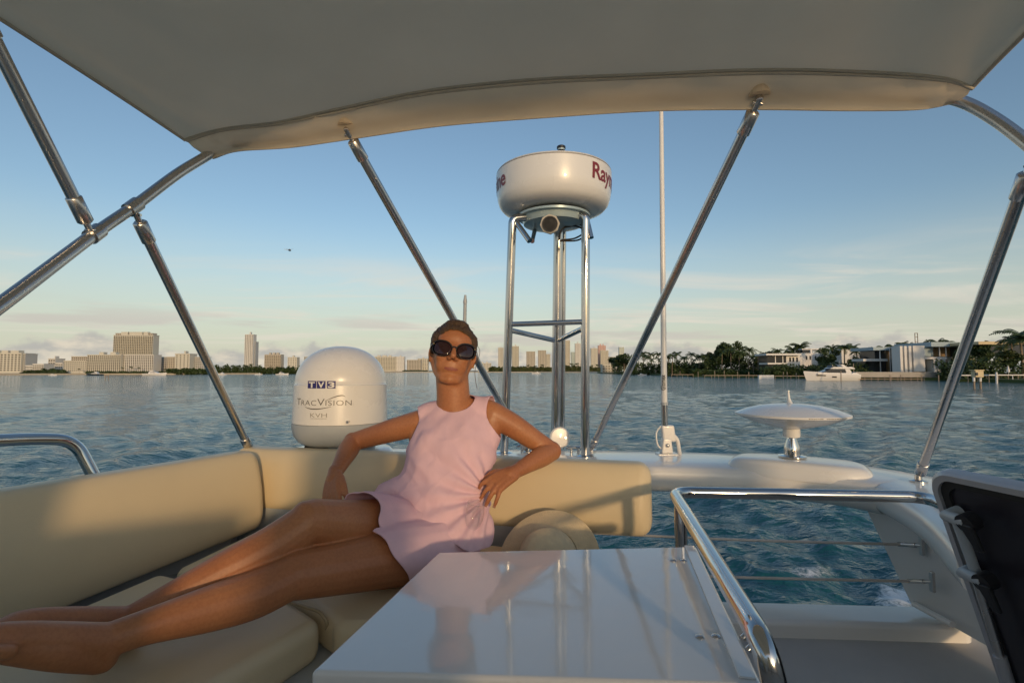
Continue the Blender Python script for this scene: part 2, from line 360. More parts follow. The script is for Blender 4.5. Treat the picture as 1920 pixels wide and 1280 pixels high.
        if hs is None: hs = ml.outputs[0]
        else:
            ad = n('ShaderNodeMath'); ad.operation = 'ADD'; k(hs, ad.inputs[0]); k(ml.outputs[0], ad.inputs[1]); hs = ad.outputs[0]
    bp = n('ShaderNodeBump'); bp.inputs['Strength'].default_value = 1.0; bp.inputs['Distance'].default_value = 1.0; k(hs, bp.inputs['Height']); k(bp.outputs[0], b.inputs['Normal'])
    fa = n('ShaderNodeAttribute'); fa.attribute_name = 'foam'
    fz = n('ShaderNodeTexNoise'); fz.inputs['Scale'].default_value = 5.0; fz.inputs['Detail'].default_value = 8; fz.inputs['Roughness'].default_value = 0.72; fz.inputs['Distortion'].default_value = 1.2; k(tcn.outputs['Object'], fz.inputs['Vector'])
    sm = n('ShaderNodeMath'); sm.operation = 'ADD'; k(fa.outputs['Fac'], sm.inputs[0]); k(fz.outputs[0], sm.inputs[1])
    rp = n('ShaderNodeMapRange'); rp.interpolation_type = 'SMOOTHSTEP'; rp.inputs[1].default_value = 1.04; rp.inputs[2].default_value = 1.34; k(sm.outputs[0], rp.inputs[0])
    fo = n('ShaderNodeBsdfDiffuse'); fo.inputs[0].default_value = (0.72, 0.74, 0.74, 1)
    mx = n('ShaderNodeMixShader'); k(rp.outputs[0], mx.inputs[0]); k(b.outputs[0], mx.inputs[1]); k(fo.outputs[0], mx.inputs[2])
    k(mx.outputs[0], t.nodes['Material Output'].inputs[0])
    me.materials.append(m)
    o = bpy.data.objects.new('water', me); scene.collection.objects.link(o); tag(o, kind='structure')
build_water()

# ------------------------------------------------------------------ the boat: deck, wing, side
Z0 = CZ
FLOOR, LEDGE, WING = -1.0, -0.94, -0.47
def rel(x, y, z): return Vector((x, y, z + CZ))
def curve3(keys, n=10): return spline([Vector(k) for k in keys], n)

def sweep(mb, path, prof_fn, mi=0):
    """path: points; prof_fn(i,t)-> list of (lateral, up) offsets; lateral = horizontal normal (towards -Y side is negative)"""
    RR = []; n = len(path)
    for i, p in enumerate(path):
        a = path[max(0, i - 1)]; b = path[min(n - 1, i + 1)]; t = (b - a); t.z = 0; t.normalize()
        lat = Vector((-t.y, t.x, 0))
        RR.append([p + lat * u + Vector((0, 0, w)) for u, w in prof_fn(i / (n - 1))])
    return mb.rings(RR, mi=mi)

deck = thing('yacht_flybridge', 'white fibreglass flybridge deck and aft wing of the yacht underfoot', 'boat', rel(0, 1.0, FLOOR))
# aft wing: rounded beam across the boat, curving forward at its right end
wpath = curve3([rel(-1.16, 2.80, -0.47), rel(-0.9, 2.90, -0.47), rel(-0.6, 2.93, -0.47), rel(0.2, 2.86, -0.47), W(1250, 856, z=WING), W(1400, 861, z=WING), W(1560, 875, z=WING), W(1680, 893, z=WING), W(1745, 908, z=WING), W(1850, 960, z=WING), W(1960, 1050, z=WING)], 10)
def wprof(t):
    h = 0.30 - 0.13 * max(0, (t - 0.55) / 0.45); hh = 0.125
    pts = []
    # superellipse-like rounded beam: flat-ish top, rounded aft lip, front face slightly raked
    top = [(-h, -0.030), (-h + 0.012, -0.012), (-h + 0.035, -0.003), (-h * 0.5, 0.003), (0, 0.006), (h * 0.55, 0.0), (h - 0.05, -0.012), (h - 0.015, -0.03), (h, -0.055)]
    bot = [(h - 0.02, -0.09), (h - 0.07, -hh), (0, -hh - 0.02), (-h + 0.10, -hh - 0.015), (-h + 0.045, -hh), (-h + 0.012, -hh + 0.025), (-h + 0.002, -hh + 0.055)]
    return top + bot
mb = MB(); sweep(mb, wpath, wprof); mb.build('wing', M['gelcoat'], deck, smooth=50)
# raised pod that carries the disc antenna
pod_b = [W(1372, 866, z=WING), W(1395, 882, z=WING), W(1600, 905, z=WING), W(1632, 890, z=WING), W(1600, 868, z=WING), W(1420, 853, z=WING)]
pc_ = (pod_b[0] + pod_b[3]) / 2; pu = (pod_b[3] - pod_b[0]); pu.z = 0; pl_ = pu.length * .52; pu.normalize(); pv = Vector((-pu.y, pu.x, 0)); RRp = []
for sc_, hz_ in ((1.03, -.03), (1.0, .0), (.985, .012), (.955, .026), (.91, .036), (.84, .042), (.5, .046), (.02, .047)):
    ring = []
    for k in range(64):
        a = 2 * math.pi * k / 64; ca, sa = math.cos(a), math.sin(a)
        ring.append(pc_ + pu * (math.copysign(abs(ca) ** .55, ca) * (pl_ - .09 * (1 - sc_))  * (sc_ if sc_ > .6 else sc_ * 1.0)) + pv * (math.copysign(abs(sa) ** .6, sa) * .155 * sc_) + Vector((0, 0, hz_)))
    RRp.append(ring)
MB().rings(RRp).build('antenna_pod', M['gelcoat'], deck, smooth=60)
# pod under the satellite dome
dc = W(638, 838, y=2.52)
MB().lathe([(0.25, -0.12), (0.25, -0.02), (0.235, -0.005), (0.2, 0)], (dc.x, dc.y, dc.z), seg=40).build('dome_pod', M['gelcoat'], deck, smooth=40)
# floor, step strip at the aft edge
mb = MB(); mb.hexa([rel(-1.7, -2.2, FLOOR - .06), rel(1.75, -2.2, FLOOR - .06), rel(1.75, 2.02, FLOOR - .06), rel(-1.7, 2.45, FLOOR - .06)], [rel(-1.7, -2.2, FLOOR), rel(1.75, -2.2, FLOOR), rel(1.75, 2.02, FLOOR), rel(-1.7, 2.45, FLOOR)])
mb.build('floor', M['deck_grey'], deck)
s0, s1, s2, s3 = W(700, 1108, z=LEDGE), W(1820, 1136, z=LEDGE), W(1820, 1174, z=LEDGE), W(700, 1143, z=LEDGE)
mb = MB(); d_ = Vector((0, 0, 0.30)); mb.hexa([s0 - d_, s1 - d_, s2 - d_, s3 - d_], [s0, s1, s2, s3]); mb.build('aft_step', M['gelcoat'], deck, bevel=0.02)
# inner side panel on the right with a raked aft edge
pA, pB = W(1616, 940, y=2.32), W(1706, 1133, y=2.05)
pC, pD = W(1800, 1180, y=1.90), W(1790, 925, y=1.75)
pE, pF = Vector((1.72, 0.2, pC.z - 0.04)), Vector((1.72, 0.2, pD.z))
out = Vector((0.07, 0.02, 0))
MB().hexa([pA, pB, pC, pE, pF, pD], [p + out for p in (pA, pB, pC, pE, pF, pD)]).build('side_panel', M['gelcoat'], deck, bevel=0.012)
MB().tube([W(1714, 1131, y=2.03) , W(1786, 1170, y=1.86)], 0.012, 8).build('corner_bead', M['gelcoat'], deck, smooth=60)
MB().hexa([rel(1.72, -2.2, -1.05), rel(1.85, -2.2, -1.05), rel(1.85, 0.25, -1.05), rel(1.72, 0.25, -1.05)], [rel(1.72, -2.2, -.05), rel(1.85, -2.2, -.05), rel(1.85, 0.25, -.05), rel(1.72, 0.25, -.05)]).build('side_bulwark', M['gelcoat'], deck, bevel=0.02)  # out of view; top raised to keep low sun off the hatch
# hull below the flybridge (seen only from other positions)
hp = [(-2.0, -2.6), (2.0, -2.6), (2.0, 1.9), (-1.9, 2.3)]
MB().hexa([rel(x * .92, y, -CZ - 0.3) for x, y in hp], [rel(x, y, -1.12) for x, y in hp]).build('hull', M['gelcoat'], deck, bevel=0.08)
# unseen forward blocks behind the camera, shaped to shade seats and floor
MB().hexa([rel(-1.8, -2.0, -1.0), rel(1.8, -2.0, -1.0), rel(1.8, -1.55, -1.0), rel(-1.8, -1.55, -1.0)], [rel(-1.7, -2.1, -.14), rel(1.9, -2.1, -.14), rel(1.9, -1.6, -.10), rel(-1.7, -1.6, -.10)]).build('helm_shade_block', M['gelcoat'], deck, bevel=0.06)
MB().hexa([rel(-1.75, -2.0, -1.0), rel(-.45, -2.0, -1.0), rel(-.45, -1.5, -1.0), rel(-1.75, -1.5, -1.0)], [rel(-1.7, -2.0, .34), rel(-.47, -2.0, .34), rel(-.44, -1.55, .34), rel(-1.7, -1.55, .34)]).build('tall_shade_block', M['gelcoat'], deck, bevel=0.06)  # tall unseen block added to shade the end of the left backrest
MB().hexa([rel(-.46, -2.0, -.3), rel(.03, -2.0, -.3), rel(.03, -1.5, -.3), rel(-.46, -1.5, -.3)], [rel(-.46, -2.0, .02), rel(.01, -2.0, .02), rel(.02, -1.6, -.01), rel(-.46, -1.6, -.01)]).build('low_shade_block', M['gelcoat'], deck, bevel=0.03)  # unseen block added so that the feet fall in shadow
wb = thing('shade_cabinet', 'white cabinet added behind the viewpoint to keep sky light off the feet', 'cabinet', rel(-1.25, -.6, FLOOR))  # added and unseen: blocks sky light from behind on the left
MB().hexa([rel(-1.72, -1.4, -1.0), rel(-.95, -1.4, -1.0), rel(-.95, .24, -1.0), rel(-1.72, .24, -1.0)], [rel(-1.72, -1.4, -.02), rel(-.95, -1.4, -.02), rel(-.95, .24, -.02), rel(-1.72, .24, -.02)]).build('cabinet', M['gelcoat'], wb, bevel=.03)
MB().box(rel(-1.335, -.58, -.005), (.80, 1.68, .03)).build('worktop', M['gelcoat'], wb, bevel=.008)
cs = thing('shade_seat', 'cream seat added out of view forward of the sofa to shade the feet', 'seat', rel(-.74, .1, FLOOR))  # added and unseen: cuts the light from behind to darken the feet
MB().box(rel(-.74, -.08, -.82), (.50, .46, .36)).build('base', M['gelcoat'], cs, bevel=.02)
MB().box(rel(-.74, -.08, -.585), (.50, .46, .10)).build('cushion', M['vinyl'], cs, bevel=.03)
MB().hexa([rel(-.99, .15, -.98), rel(-.49, .15, -.98), rel(-.49, .25, -.98), rel(-.99, .25, -.98)], [rel(-1.0, .17, -.27), rel(-.50, .17, -.27), rel(-.50, .26, -.27), rel(-1.0, .26, -.27)]).build('backrest', M['vinyl'], cs, bevel=.035)
# seat added behind the camera to cast the shadow of its holder
hs = thing('shadow_seat', 'cream vinyl seat just behind the viewpoint, added to cast the shadow of the viewer', 'seat', rel(0.10, -0.62, FLOOR))
MB().lathe([(0.19, 0), (0.19, 0.02), (0.05, 0.05), (0.045, 0.42)], rel(0.10, -0.62, FLOOR), seg=24).build('pedestal', M['steel'], hs, smooth=40)
MB().box(rel(0.10, -0.62, -0.52), (0.50, 0.46, 0.14)).build('cushion', M['vinyl'], hs, bevel=0.05)
MB().hexa([rel(-.13, -.50, -.46), rel(.33, -.50, -.46), rel(.33, -.40, -.46), rel(-.13, -.40, -.46)], [rel(-.10, -.44, .10), rel(.30, -.44, .10), rel(.30, -.34, .10), rel(-.10, -.34, .10)]).build('backrest', M['vinyl'], hs, bevel=0.045)

# ------------------------------------------------------------------ sofa
sofa = thing('corner_sofa', 'cream vinyl corner sofa under the woman, wrapping round the table', 'sofa', rel(-0.9, 1.8, FLOOR))
def pad(path_fn, prof, n, endr):
    """closed cushion swept along path, ends rounded by shrinking the profile about its centre"""
    pass
def cushion_sweep(path, h0, h1, thick, name, mat_, parent, endr=0.05, rake=0.0, lean=None, pillow=0.02, seg=40, rc=0.05, h0f=None):
    """upright pad: path along its mid-line at the bottom; from height h0 to h1 (relative to path z)"""
    RR = []; n = len(path); cum = [0]
    for i in range(1, n): cum.append(cum[-1] + (path[i] - path[i - 1]).length)
    tot = cum[-1]
    for i, p in enumerate(path):
        a = path[max(0, i - 1)]; b = path[min(n - 1, i + 1)]; t = b - a; t.z = 0; t.normalize(); lat = Vector((-t.y, t.x, 0))
        e = min(cum[i], tot - cum[i]); k = 1.0
        if e < endr: k = math.sqrt(max(0.0, 1 - (1 - e / endr) ** 2))
        h0 = h0f(i / (n - 1)) if h0f else h0; sh = endr * (1 - k); hw = max(0.004, thick / 2 - (thick / 2) * (1 - k) * .9); hz = max(0.004, (h1 - h0) / 2 - sh); zc = (h0 + h1) / 2
        ring = []
        for q in range(seg):
            th = 2 * math.pi * q / seg; ca, sa = math.cos(th), math.sin(th)
            ex = 0.42
            u = math.copysign(abs(ca) ** ex, ca) * hw; w = math.copysign(abs(sa) ** (ex * .75), sa) * hz
            u *= 1 + pillow / thick * 2 * (1 - (w / max(hz, .01)) ** 2)
            ring.append(p + lat * (u + rake * (w + hz) ) + Vector((0, 0, zc + w)))
        RR.append(ring)
    mb = MB(); mb.rings(RR); return mb.build(name, mat_, parent, smooth=60)
def dense(a, b, n, endr=0.06):
    a, b = Vector(a), Vector(b); Lh = (b - a).length; ts = [0, .1, .25, .5, .75, 1.0]
    o = [a + (b - a) * (endr * t / Lh) for t in ts]
    o += [a + (b - a) * ((endr + (Lh - 2 * endr) * k / n) / Lh) for k in range(1, n)]
    o += [b + (a - b) * (endr * t / Lh) for t in reversed(ts)]
    return o
bz = CZ
# rear backrest (across) and left backrest (along the side)
bl, br = W(452, 837, z=-0.36), W(1214, 868, z=-0.36)
bl.z = br.z = CZ
off = Vector((0, -0.055, 0))
cushion_sweep(dense(bl + off, br + off, 24, 0.05), -0.615, -0.355, 0.11, 'rear_backrest', M['vinyl'], sofa, endr=0.05, rake=0.16)
la, lb = Vector((-1.085, 2.235, CZ)), Vector((-1.62, 1.05, CZ))
cushion_sweep(dense(la, lb, 20, 0.05), -0.625, -0.347, 0.11, 'side_backrest', M['vinyl'], sofa, endr=0.05, rake=-0.18, h0f=lambda t: -.645 - .13 * t)
# back wall of the seat, behind and below the backrests, greyed to stand for shade
MB().hexa([rel(-1.24, 2.40, -1.0), rel(-1.22, 2.31, -1.0), rel(.02, 2.02, -1.0), rel(.04, 2.10, -1.0)], [rel(-1.24, 2.40, -.50), rel(-1.22, 2.31, -.50), rel(.02, 2.02, -.50), rel(.04, 2.10, -.50)]).build('back_wall', M['dome_grey'], sofa, bevel=.01)
MB().hexa([rel(-2.14, .2, -1.0), rel(-2.06, .2, -1.0), rel(-1.17, 2.20, -1.0), rel(-1.22, 2.36, -1.0)], [rel(-2.16, .2, -.46), rel(-2.08, .2, -.46), rel(-1.19, 2.20, -.46), rel(-1.24, 2.36, -.46)]).build('back_wall', M['dome_grey'], sofa, bevel=.01)
# seat base (grey-white plinth) and seat cushions
MB().hexa([rel(-1.95, 0.35, -1.0), rel(-.60, 0.35, -1.0), rel(-.42, 1.40, -1.0), rel(.62, 1.36, -1.0), rel(.62, 1.90, -1.0), rel(-1.1, 2.33, -1.0)], [rel(-1.95, 0.35, -.755), rel(-.60, 0.35, -.755), rel(-.42, 1.40, -.755), rel(.62, 1.36, -.755), rel(.62, 1.90, -.755), rel(-1.1, 2.33, -.755)]).build('seat_base', M['dome_grey'], sofa, bevel=0.015)
def slab(poly, z0, z1, name, bev=0.035, pil=0.012):
    me = MB(); me.hexa([Vector((p.x, p.y, CZ + z0)) for p in poly], [Vector((p.x, p.y, CZ + z1)) for p in poly])
    return me.build(name, M['vinyl'], sofa, bevel=bev, bseg=5)
pS = W(606, 1158, z=-.65); pN = W(392, 1290, z=-.65)
slab([Vector((-1.50, .25, 0)), Vector((pN.x - .07, pN.y - .35, 0)), Vector((pN.x, pN.y, 0)), Vector((pS.x, pS.y, 0)), W(560, 1128, z=-.65) , Vector((-1.14, 1.70, 0))], -.76, -.65, 'side_seat_cushion')
q0 = W(566, 1126, z=-.655); q1 = W(618, 1160, z=-.655)
slab([q0 + Vector((0, 0.008, 0)), q1 + Vector((.008, 0, 0)), Vector((q1.x + .02, q1.y - .03, 0)), Vector((.30, 1.38, 0)), Vector((.36, 1.86, 0)), Vector((-1.04, 2.24, 0)), Vector((-1.12, 1.73, 0))], -.76, -.655, 'rear_seat_cushion')
slab([Vector((.335, 1.38, 0)), Vector((.50, 1.38, 0)), Vector((.50, 1.80, 0)), Vector((.385, 1.83, 0))], -.76, -.665, 'end_seat_cushion', bev=0.03)
# piping along the seat cushion edge
def pipe(pts, name='piping'):
    MB().tube(fillet(pts, .03), 0.0045, 8).build(name, M['piping'], sofa, smooth=60)
pipe([W(545, 1128, z=-.648), W(600, 1146, z=-.648), W(613, 1164, z=-.665), W(611, 1205, z=-.75)])

# ------------------------------------------------------------------ table
tz = -0.50
tp = [W(582, 1258, z=tz), W(1432, 1283, z=tz), W(1306, 1023, z=tz), W(822, 1034, z=tz)]
tbl = thing('table', 'glossy white fibreglass table in front of the woman', 'table', rel(.1, 1.1, FLOOR))
dn_ = Vector((0, 0, .032))
MB().hexa([p - dn_ for p in tp], tp).build('tabletop', M['gelcoat_table'], tbl, bevel=0.008, bseg=3)
MB().lathe([(0.20, 0), (0.20, .015), (.05, .03), (.04, .06), (.04, .465)], rel(.12, 1.12, FLOOR), seg=28).build('pedestal', M['steel'], tbl, smooth=40)
for px, py in ((1262, 1051), (1281, 1051), (1312, 1194), (1342, 1193)):
    p = W(px, py, z=tz); MB().lathe([(.0085, 0), (.0085, .002), (.006, .004), (0, .0045)], p, seg=14).build('screw', M['steel_worn'], tbl, smooth=40)
lipa, lipb = tp[1], tp[2]
d_ = (lipb - lipa).normalized(); n_ = Vector((d_.y, -d_.x, 0))
MB().hexa([lipa - n_ * .035 + d_ * .01, lipa - n_ * .008 + d_ * .01, lipb - n_ * .008 - d_ * .01, lipb - n_ * .035 - d_ * .01], [q + Vector((0, 0, .004)) for q in (lipa - n_ * .035 + d_ * .01, lipa - n_ * .008 + d_ * .01, lipb - n_ * .008 - d_ * .01, lipb - n_ * .035 - d_ * .01)]).build('edge_strip', M['gelcoat_table'], tbl, bevel=0.0015)

# ------------------------------------------------------------------ rails
rz_ = -0.41
rl = thing('stair_rail', 'polished steel guard rail round the stairwell beside the table', 'rail', rel(.56, 1.7, FLOOR))
rp_ = [W(1480, 1420, z=-.60), W(1438, 1215, z=-.41), W(1262, 922, z=rz_), W(1736, 931, z=rz_), W(1850, 985, z=rz_)]
MB().tube(fillet(rp_, .07, 10), 0.019, 20).build('top_rail', M['steel'], rl, smooth=80)
pp = W(1276, 955, z=rz_ - .02)
MB().tube([Vector((pp.x, pp.y, CZ + FLOOR)), Vector((pp.x, pp.y, CZ + rz_))], 0.019, 20).build('post', M['steel'], rl, smooth=80)
pp2 = rp_[0]; MB().tube([Vector((pp2.x, pp2.y, CZ + FLOOR)), pp2], 0.019, 20).build('post', M['steel'], rl, smooth=80)
MB().lathe([(.04, 0), (.04, .008), (.022, .014)], (pp.x, pp.y, CZ + FLOOR), seg=24).build('foot_flange', M['steel'], rl, smooth=40)
for px, py in ((1392, 1196), (1402, 1218)):
    p = W(px, py, z=-.50); MB().tube([p, p + Vector((.02, .005, .015))], .006, 8).build('clip', M['steel'], rl, smooth=60)

for k, (a, b, lab) in enumerate(((W(1080, 997, z=-.69), W(1690, 1020, y=2.07), 'upper'), (W(1080, 1069, z=-.84), W(1708, 1089, y=2.02), 'lower'))):
    lf = thing('lifeline', lab + ' white coated lifeline wire strung under the wing to the side panel', 'lifeline', tuple(b), group='lifelines under the aft wing')
    mid = (a + b) / 2 - Vector((0, 0, .006))
    MB().tube(spline([a, mid, b], 8), 0.0056, 10).build('wire', M['cable_white'], lf, smooth=80)
    e = W(1728 if k == 0 else 1748, 1022 if k == 0 else 1090, y=2.0 if k == 0 else 1.94)
    d = (e - b).normalized()
    MB().tube([b - d * .012, b + d * .055], .0085, 14).build('turnbuckle', M['steel_worn'], lf, smooth=60)
    MB().tube([b + d * .055, e], .006, 12).build('threaded_rod', M['steel_worn'], lf, smooth=60)
    MB().box(e, (.012, .02, .075)).build('wall_plate', M['steel_worn'], lf, bevel=.004)
# grab rail on the left side
gr = thing('grab_rail', 'bent polished grab rail outside the left backrest', 'rail', tuple(W(190, 892, y=1.85)))
MB().tube(fillet([W(225, 985, y=1.86), W(140, 824, y=1.80), W(60, 822, y=1.68), W(-300, 840, y=1.25)], .14, 12), .0195, 18).build('tube', M['steel'], gr, smooth=80)

# ------------------------------------------------------------------ bimini
bim = thing('bimini_top', 'grey canvas bimini sunshade stretched on bent steel bows overhead', 'sunshade', rel(0, 1.5, FLOOR))
seam_px = [(346, 262), (420, 241), (520, 229), (640, 203), (800, 170), (1000, 149), (1200, 140), (1420, 131), (1600, 134), (1760, 146), (1822, 166)]
hem_px = [(394, 298), (440, 284), (540, 277), (655, 261), (820, 237), (1000, 222), (1220, 208), (1420, 205), (1600, 207), (1730, 205), (1792, 194)]
def ydep(px): return 1.73 + (px - 350) / (1800 - 350) * (1.385 - 1.73)
seam = spline([W(a, b, y=ydep(a) - .03) for a, b in seam_px], 8)
hem = spline([W(a, b, y=ydep(a) + .02) for a, b in hem_px], 8)
N = len(seam)
rows = []
fwd_l = (W(0, 45, z=.80) - seam[0]); fwd_r = (W(1920, 75, z=.795) - seam[-1])
fwd_l /= -fwd_l.y; fwd_r /= -fwd_r.y
TT = [0, .01, .03, .06, .1, .15, .2, .27, .35, .45, .55, .65, .75, .85, 1.0, 1.2, 1.5, 1.9, 2.3, 2.7, 3.2, 3.7]
for j, tt in enumerate(TT):
    r_ = []
    for i in range(N):
        s_ = i / (N - 1); f = fwd_l.lerp(fwd_r, s_); p = seam[i] + f * tt
        # cloth: gentle tension folds running in from the corners and a slight sag between bows
        ed = min(s_, 1 - s_)
        fold = 0.019 * math.sin(s_ * 46 + tt * 1.3) * math.exp(-ed * 7) * (1 - math.exp(-tt * 9)) * math.exp(-max(0, tt - .9))
        fold += 0.007 * math.sin(s_ * 21 + 1.1 - tt * 2.1) * (1 - math.exp(-tt * 5))
        p = p + Vector((0, 0, fold - 0.03 * math.sin(min(1, tt / 1.6) * math.pi) * (1 - abs(2 * s_ - 1) ** 3)))
        r_.append(p)
    rows.append(r_)
mb = MB(); mb.grid(rows); mb.build('canopy', M['canvas'], bim, smooth=180, solid=.003)
# rear pocket round the bow: from seam down the near face, round the hem, up the aft face
pk = []
for i in range(N):
    s_ = i / (N - 1); a, b = seam[i], hem[i]
    wr = 0.006 * math.sin(i * 2.3) * math.exp(-min(abs(i - 22), abs(i - 6), abs(i - 74)) / 5.0) + 0.004 * math.sin(i * 1.1 + 0.4)
    ring = [a + Vector((0, .001, .002)), a.lerp(b, .18) + Vector((0, -.008 + wr, 0)), a.lerp(b, .42) + Vector((0, -.012 + wr, -.004)), a.lerp(b, .66) + Vector((0, -.006 - wr * .6, -.002)), a.lerp(b, .86) + Vector((0, .006, .004 * math.sin(i * .9))), b, b + Vector((0, .022, .008)), a.lerp(b, .7) + Vector((0, .055, .012)), a.lerp(b, .35) + Vector((0, .065, .015)), a + Vector((0, .05, .015))]
    pk.append(ring)
mb = MB(); mb.rings(pk); mb.build('rear_pocket', M['canvas'], bim, smooth=80)
MB().tube([p + Vector((0, -.004, -.003)) for p in seam], .0055, 8).build('seam', M['canvas_seam'], bim, smooth=80)
MB().tube([a.lerp(b, .16) + Vector((0, -.012, 0)) for a, b in zip(seam, hem)], .0035, 8).build('seam', M['canvas_seam'], bim, smooth=80)
for i in range(4):
    pass
# edge binding on both sides
MB().tube([r[0] for r in rows], .0055, 8).build('edge_binding', M['canvas_seam'], bim, smooth=80)
MB().tube([r[-1] for r in rows], .0055, 8).build('edge_binding', M['canvas_seam'], bim, smooth=80)
# main bow: left leg, hidden run inside the pocket, right leg
RT = 0.0162
left = spline([W(-330, 800, y=.72), W(-120, 655, y=.98), W(0, 572, y=1.12), W(178, 438, y=1.40), W(250, 388, y=1.52), W(330, 328, y=1.64), W(380, 297, y=1.72), W(425, 270, y=1.775)], 8)
inner = [a.lerp(b, .45) + Vector((0, .025, 0)) for a, b in zip(seam, hem)][8:-8]
right = spline([W(1735, 178, y=1.44), W(1795, 188, y=1.41), W(1850, 214, y=1.36), W(1925, 268, y=1.29), W(2100, 420, y=1.14), W(2330, 640, y=.95)], 8)
MB().tube(left, RT * 1.0, 18).build('bow', M['steel_worn'], bim, smooth=80)
MB().tube(inner, RT, 12).build('bow', M['steel_worn'], bim, smooth=80)
MB().tube(right, RT * 1.0, 18).build('bow', M['steel_worn'], bim, smooth=80)
def strut(a, b, name='strut', r=RT, ea=True, eb=True):
    a, b = Vector(a), Vector(b); d = (b - a).normalized(); Lh = (b - a).length
    s = MB().tube([a + d * .05, b - d * .05], r, 18).build(name, M['steel_worn'], bim, smooth=80)
    for e, dd, on in ((a, d, ea), (b, -d, eb)):
        if not on: continue
        MB().tube([e + dd * .035, e + dd * .04, e + dd * .105, e + dd * .108], [r * .9, r * 1.25, r * 1.25, r * 1.05], 18).build('sleeve', M['steel_worn'], s, smooth=50)
        MB().tube([e - dd * .008, e + dd * .042], r * .55, 12).build('jaw', M['steel_worn'], s, smooth=50)
        sd = dd.cross(Vector((0, 1, 0))).normalized()
        MB().tube([e + dd * .012 - sd * r * .9, e + dd * .012 + sd * r * .9], r * .3, 10).build('pin', M['steel'], s, smooth=50)
    return s
strut(W(650, 244, y=1.665), W(990, 846, y=2.92))
strut(W(1424, 186, y=1.475), W(1108, 842, y=2.95))
strut(W(252, 396, y=1.52), W(470, 846, y=2.42), r=RT * 1.0)
strut(W(-70, -40, y=1.02), W(173, 440, y=1.39), r=RT * .95)
strut(W(1935, 300, y=1.25), W(1722, 896, z=-.455), r=RT * 1.0)
for a in (W(250, 388, y=1.52), W(178, 438, y=1.40)):
    i = min(range(len(left)), key=lambda k: (left[k] - a).length); d = (left[i + 1] - left[i - 1]).normalized()
    MB().tube([left[i] - d * .022, left[i] + d * .022], RT * 1.3, 18).build('clamp', M['steel_worn'], bim, smooth=50)
for p in (W(650, 238, y=1.66), W(1424, 180, y=1.47)):
    MB().tube([p + Vector((0, .01, .035)), p - Vector((0, 0, .012))], .010, 12).build('hinge_eye', M['steel_worn'], bim, smooth=60)
    MB().lathe([(.030, -.010), (.024, .008), (.016, .02)], p + Vector((0, .0, .012)), seg=20).build('pocket_cuff', M['canvas'], bim, smooth=60)
for p in (W(990, 848, z=WING + .005), W(1108, 844, z=WING + .005), W(1722, 903, z=WING + .005)):
    MB().lathe([(.032, 0), (.032, .006), (.014, .010), (.012, .03)], p, seg=20).build('deck_mount', M['steel'], bim, smooth=40)

# ------------------------------------------------------------------ lettering wrapped on round things
def text_data(s, size, bold=0.0, spacing=1.0):
    cu = bpy.data.curves.new('t', 'FONT'); cu.body = s; cu.size = size; cu.offset = bold; cu.space_character = spacing; cu.resolution_u = 4
    o = bpy.data.objects.new('t', cu); scene.collection.objects.link(o)
    dg = bpy.context.evaluated_depsgraph_get(); dg.update(); me = bpy.data.meshes.new_from_object(o.evaluated_get(dg))
    bpy.data.objects.remove(o); bm = bmesh.new(); bm.from_mesh(me); bpy.data.meshes.remove(me)
    xs = [v.co.x for v in bm.verts]; x0, x1 = min(xs), max(xs); n = max(4, int((x1 - x0) / (size * 0.12)))
    for k in range(1, n):
        bmesh.ops.bisect_plane(bm, geom=bm.verts[:] + bm.edges[:] + bm.faces[:], plane_co=(x0 + (x1 - x0) * k / n, 0, 0), plane_no=(1, 0, 0))
    bm.verts.index_update(); V = [v.co.copy() for v in bm.verts]; Fc = [tuple(v.index for v in f.verts) for f in bm.faces]; bm.free()
    return [Vector((v.x - x0, v.y, 0)) for v in V], Fc, x1 - x0
def wrap(V, c, rad_fn, a0, z0, lift=0.0012):
    """letters standing on the outside of an upright round body, read from -Y"""
    o = []
    for v in V:
        z = z0 + v.y; r = rad_fn(z) + lift; a = a0 + v.x / rad_fn(z0)
        o.append(Vector((c.x + r * math.sin(a), c.y - r * math.cos(a), c.z + z)))
    return o

# ------------------------------------------------------------------ satellite dome
dome = thing('satellite_dome', 'white dome-shaped satellite antenna with grey base behind the sofa', 'antenna', (dc.x, dc.y, dc.z))
zg, zj, zt = W(638, 799, y=2.31).z - dc.z, W(638, 722, y=2.52).z - dc.z, W(638, 649, y=2.52).z - dc.z
RD = 0.222
body = [(0.215, zg), (RD, zg + .004)] + [(RD - .006 * k / 6, zg + .004 + (zj - zg) * k / 6) for k in range(1, 7)]
body += [(RD - .0065, zj + .004), (RD - .010, zj + .008)]
rr = RD - .010
for k in range(1, 17):
    a = k / 16 * math.pi / 2; body.append((rr * math.cos(a) ** .92 if k < 16 else 0, zj + .008 + (zt - zj - .008) * math.sin(a) ** 0.96))
shell = MB().lathe(body, dc, seg=72).build('shell', M['dome_white'], dome, smooth=50)
MB().lathe([(.10, .018), (.165, .020), (.19, .035), (.213, .065), (.222, .10), (.2235, zg + .001), (.213, zg + .002)], dc, seg=72).build('base', M['dome_grey'], dome, smooth=50)
for a in (.5, 2.6, 3.9, 5.2): MB().box((dc.x + .14 * math.cos(a), dc.y + .14 * math.sin(a), dc.z + .011), (.05, .05, .024)).build('foot', M['black_plastic'], dome)
MB().tube([(dc.x + .10, dc.y - .18, dc.z + zg + .02), (dc.x + .102, dc.y - .2205, dc.z + zg + .02)], .006, 10).build('screw', M['steel_worn'], dome, smooth=60)
rfn = lambda z: RD - .006 * max(0, min(1, (z - zg) / (zj - zg)))
psc = 2.31 / F          # metres per photo pixel on the near face
def dang(px): return math.asin(max(-1, min(1, (px - 638) / 85.0))) + math.atan2(dc.x, dc.y) * -1
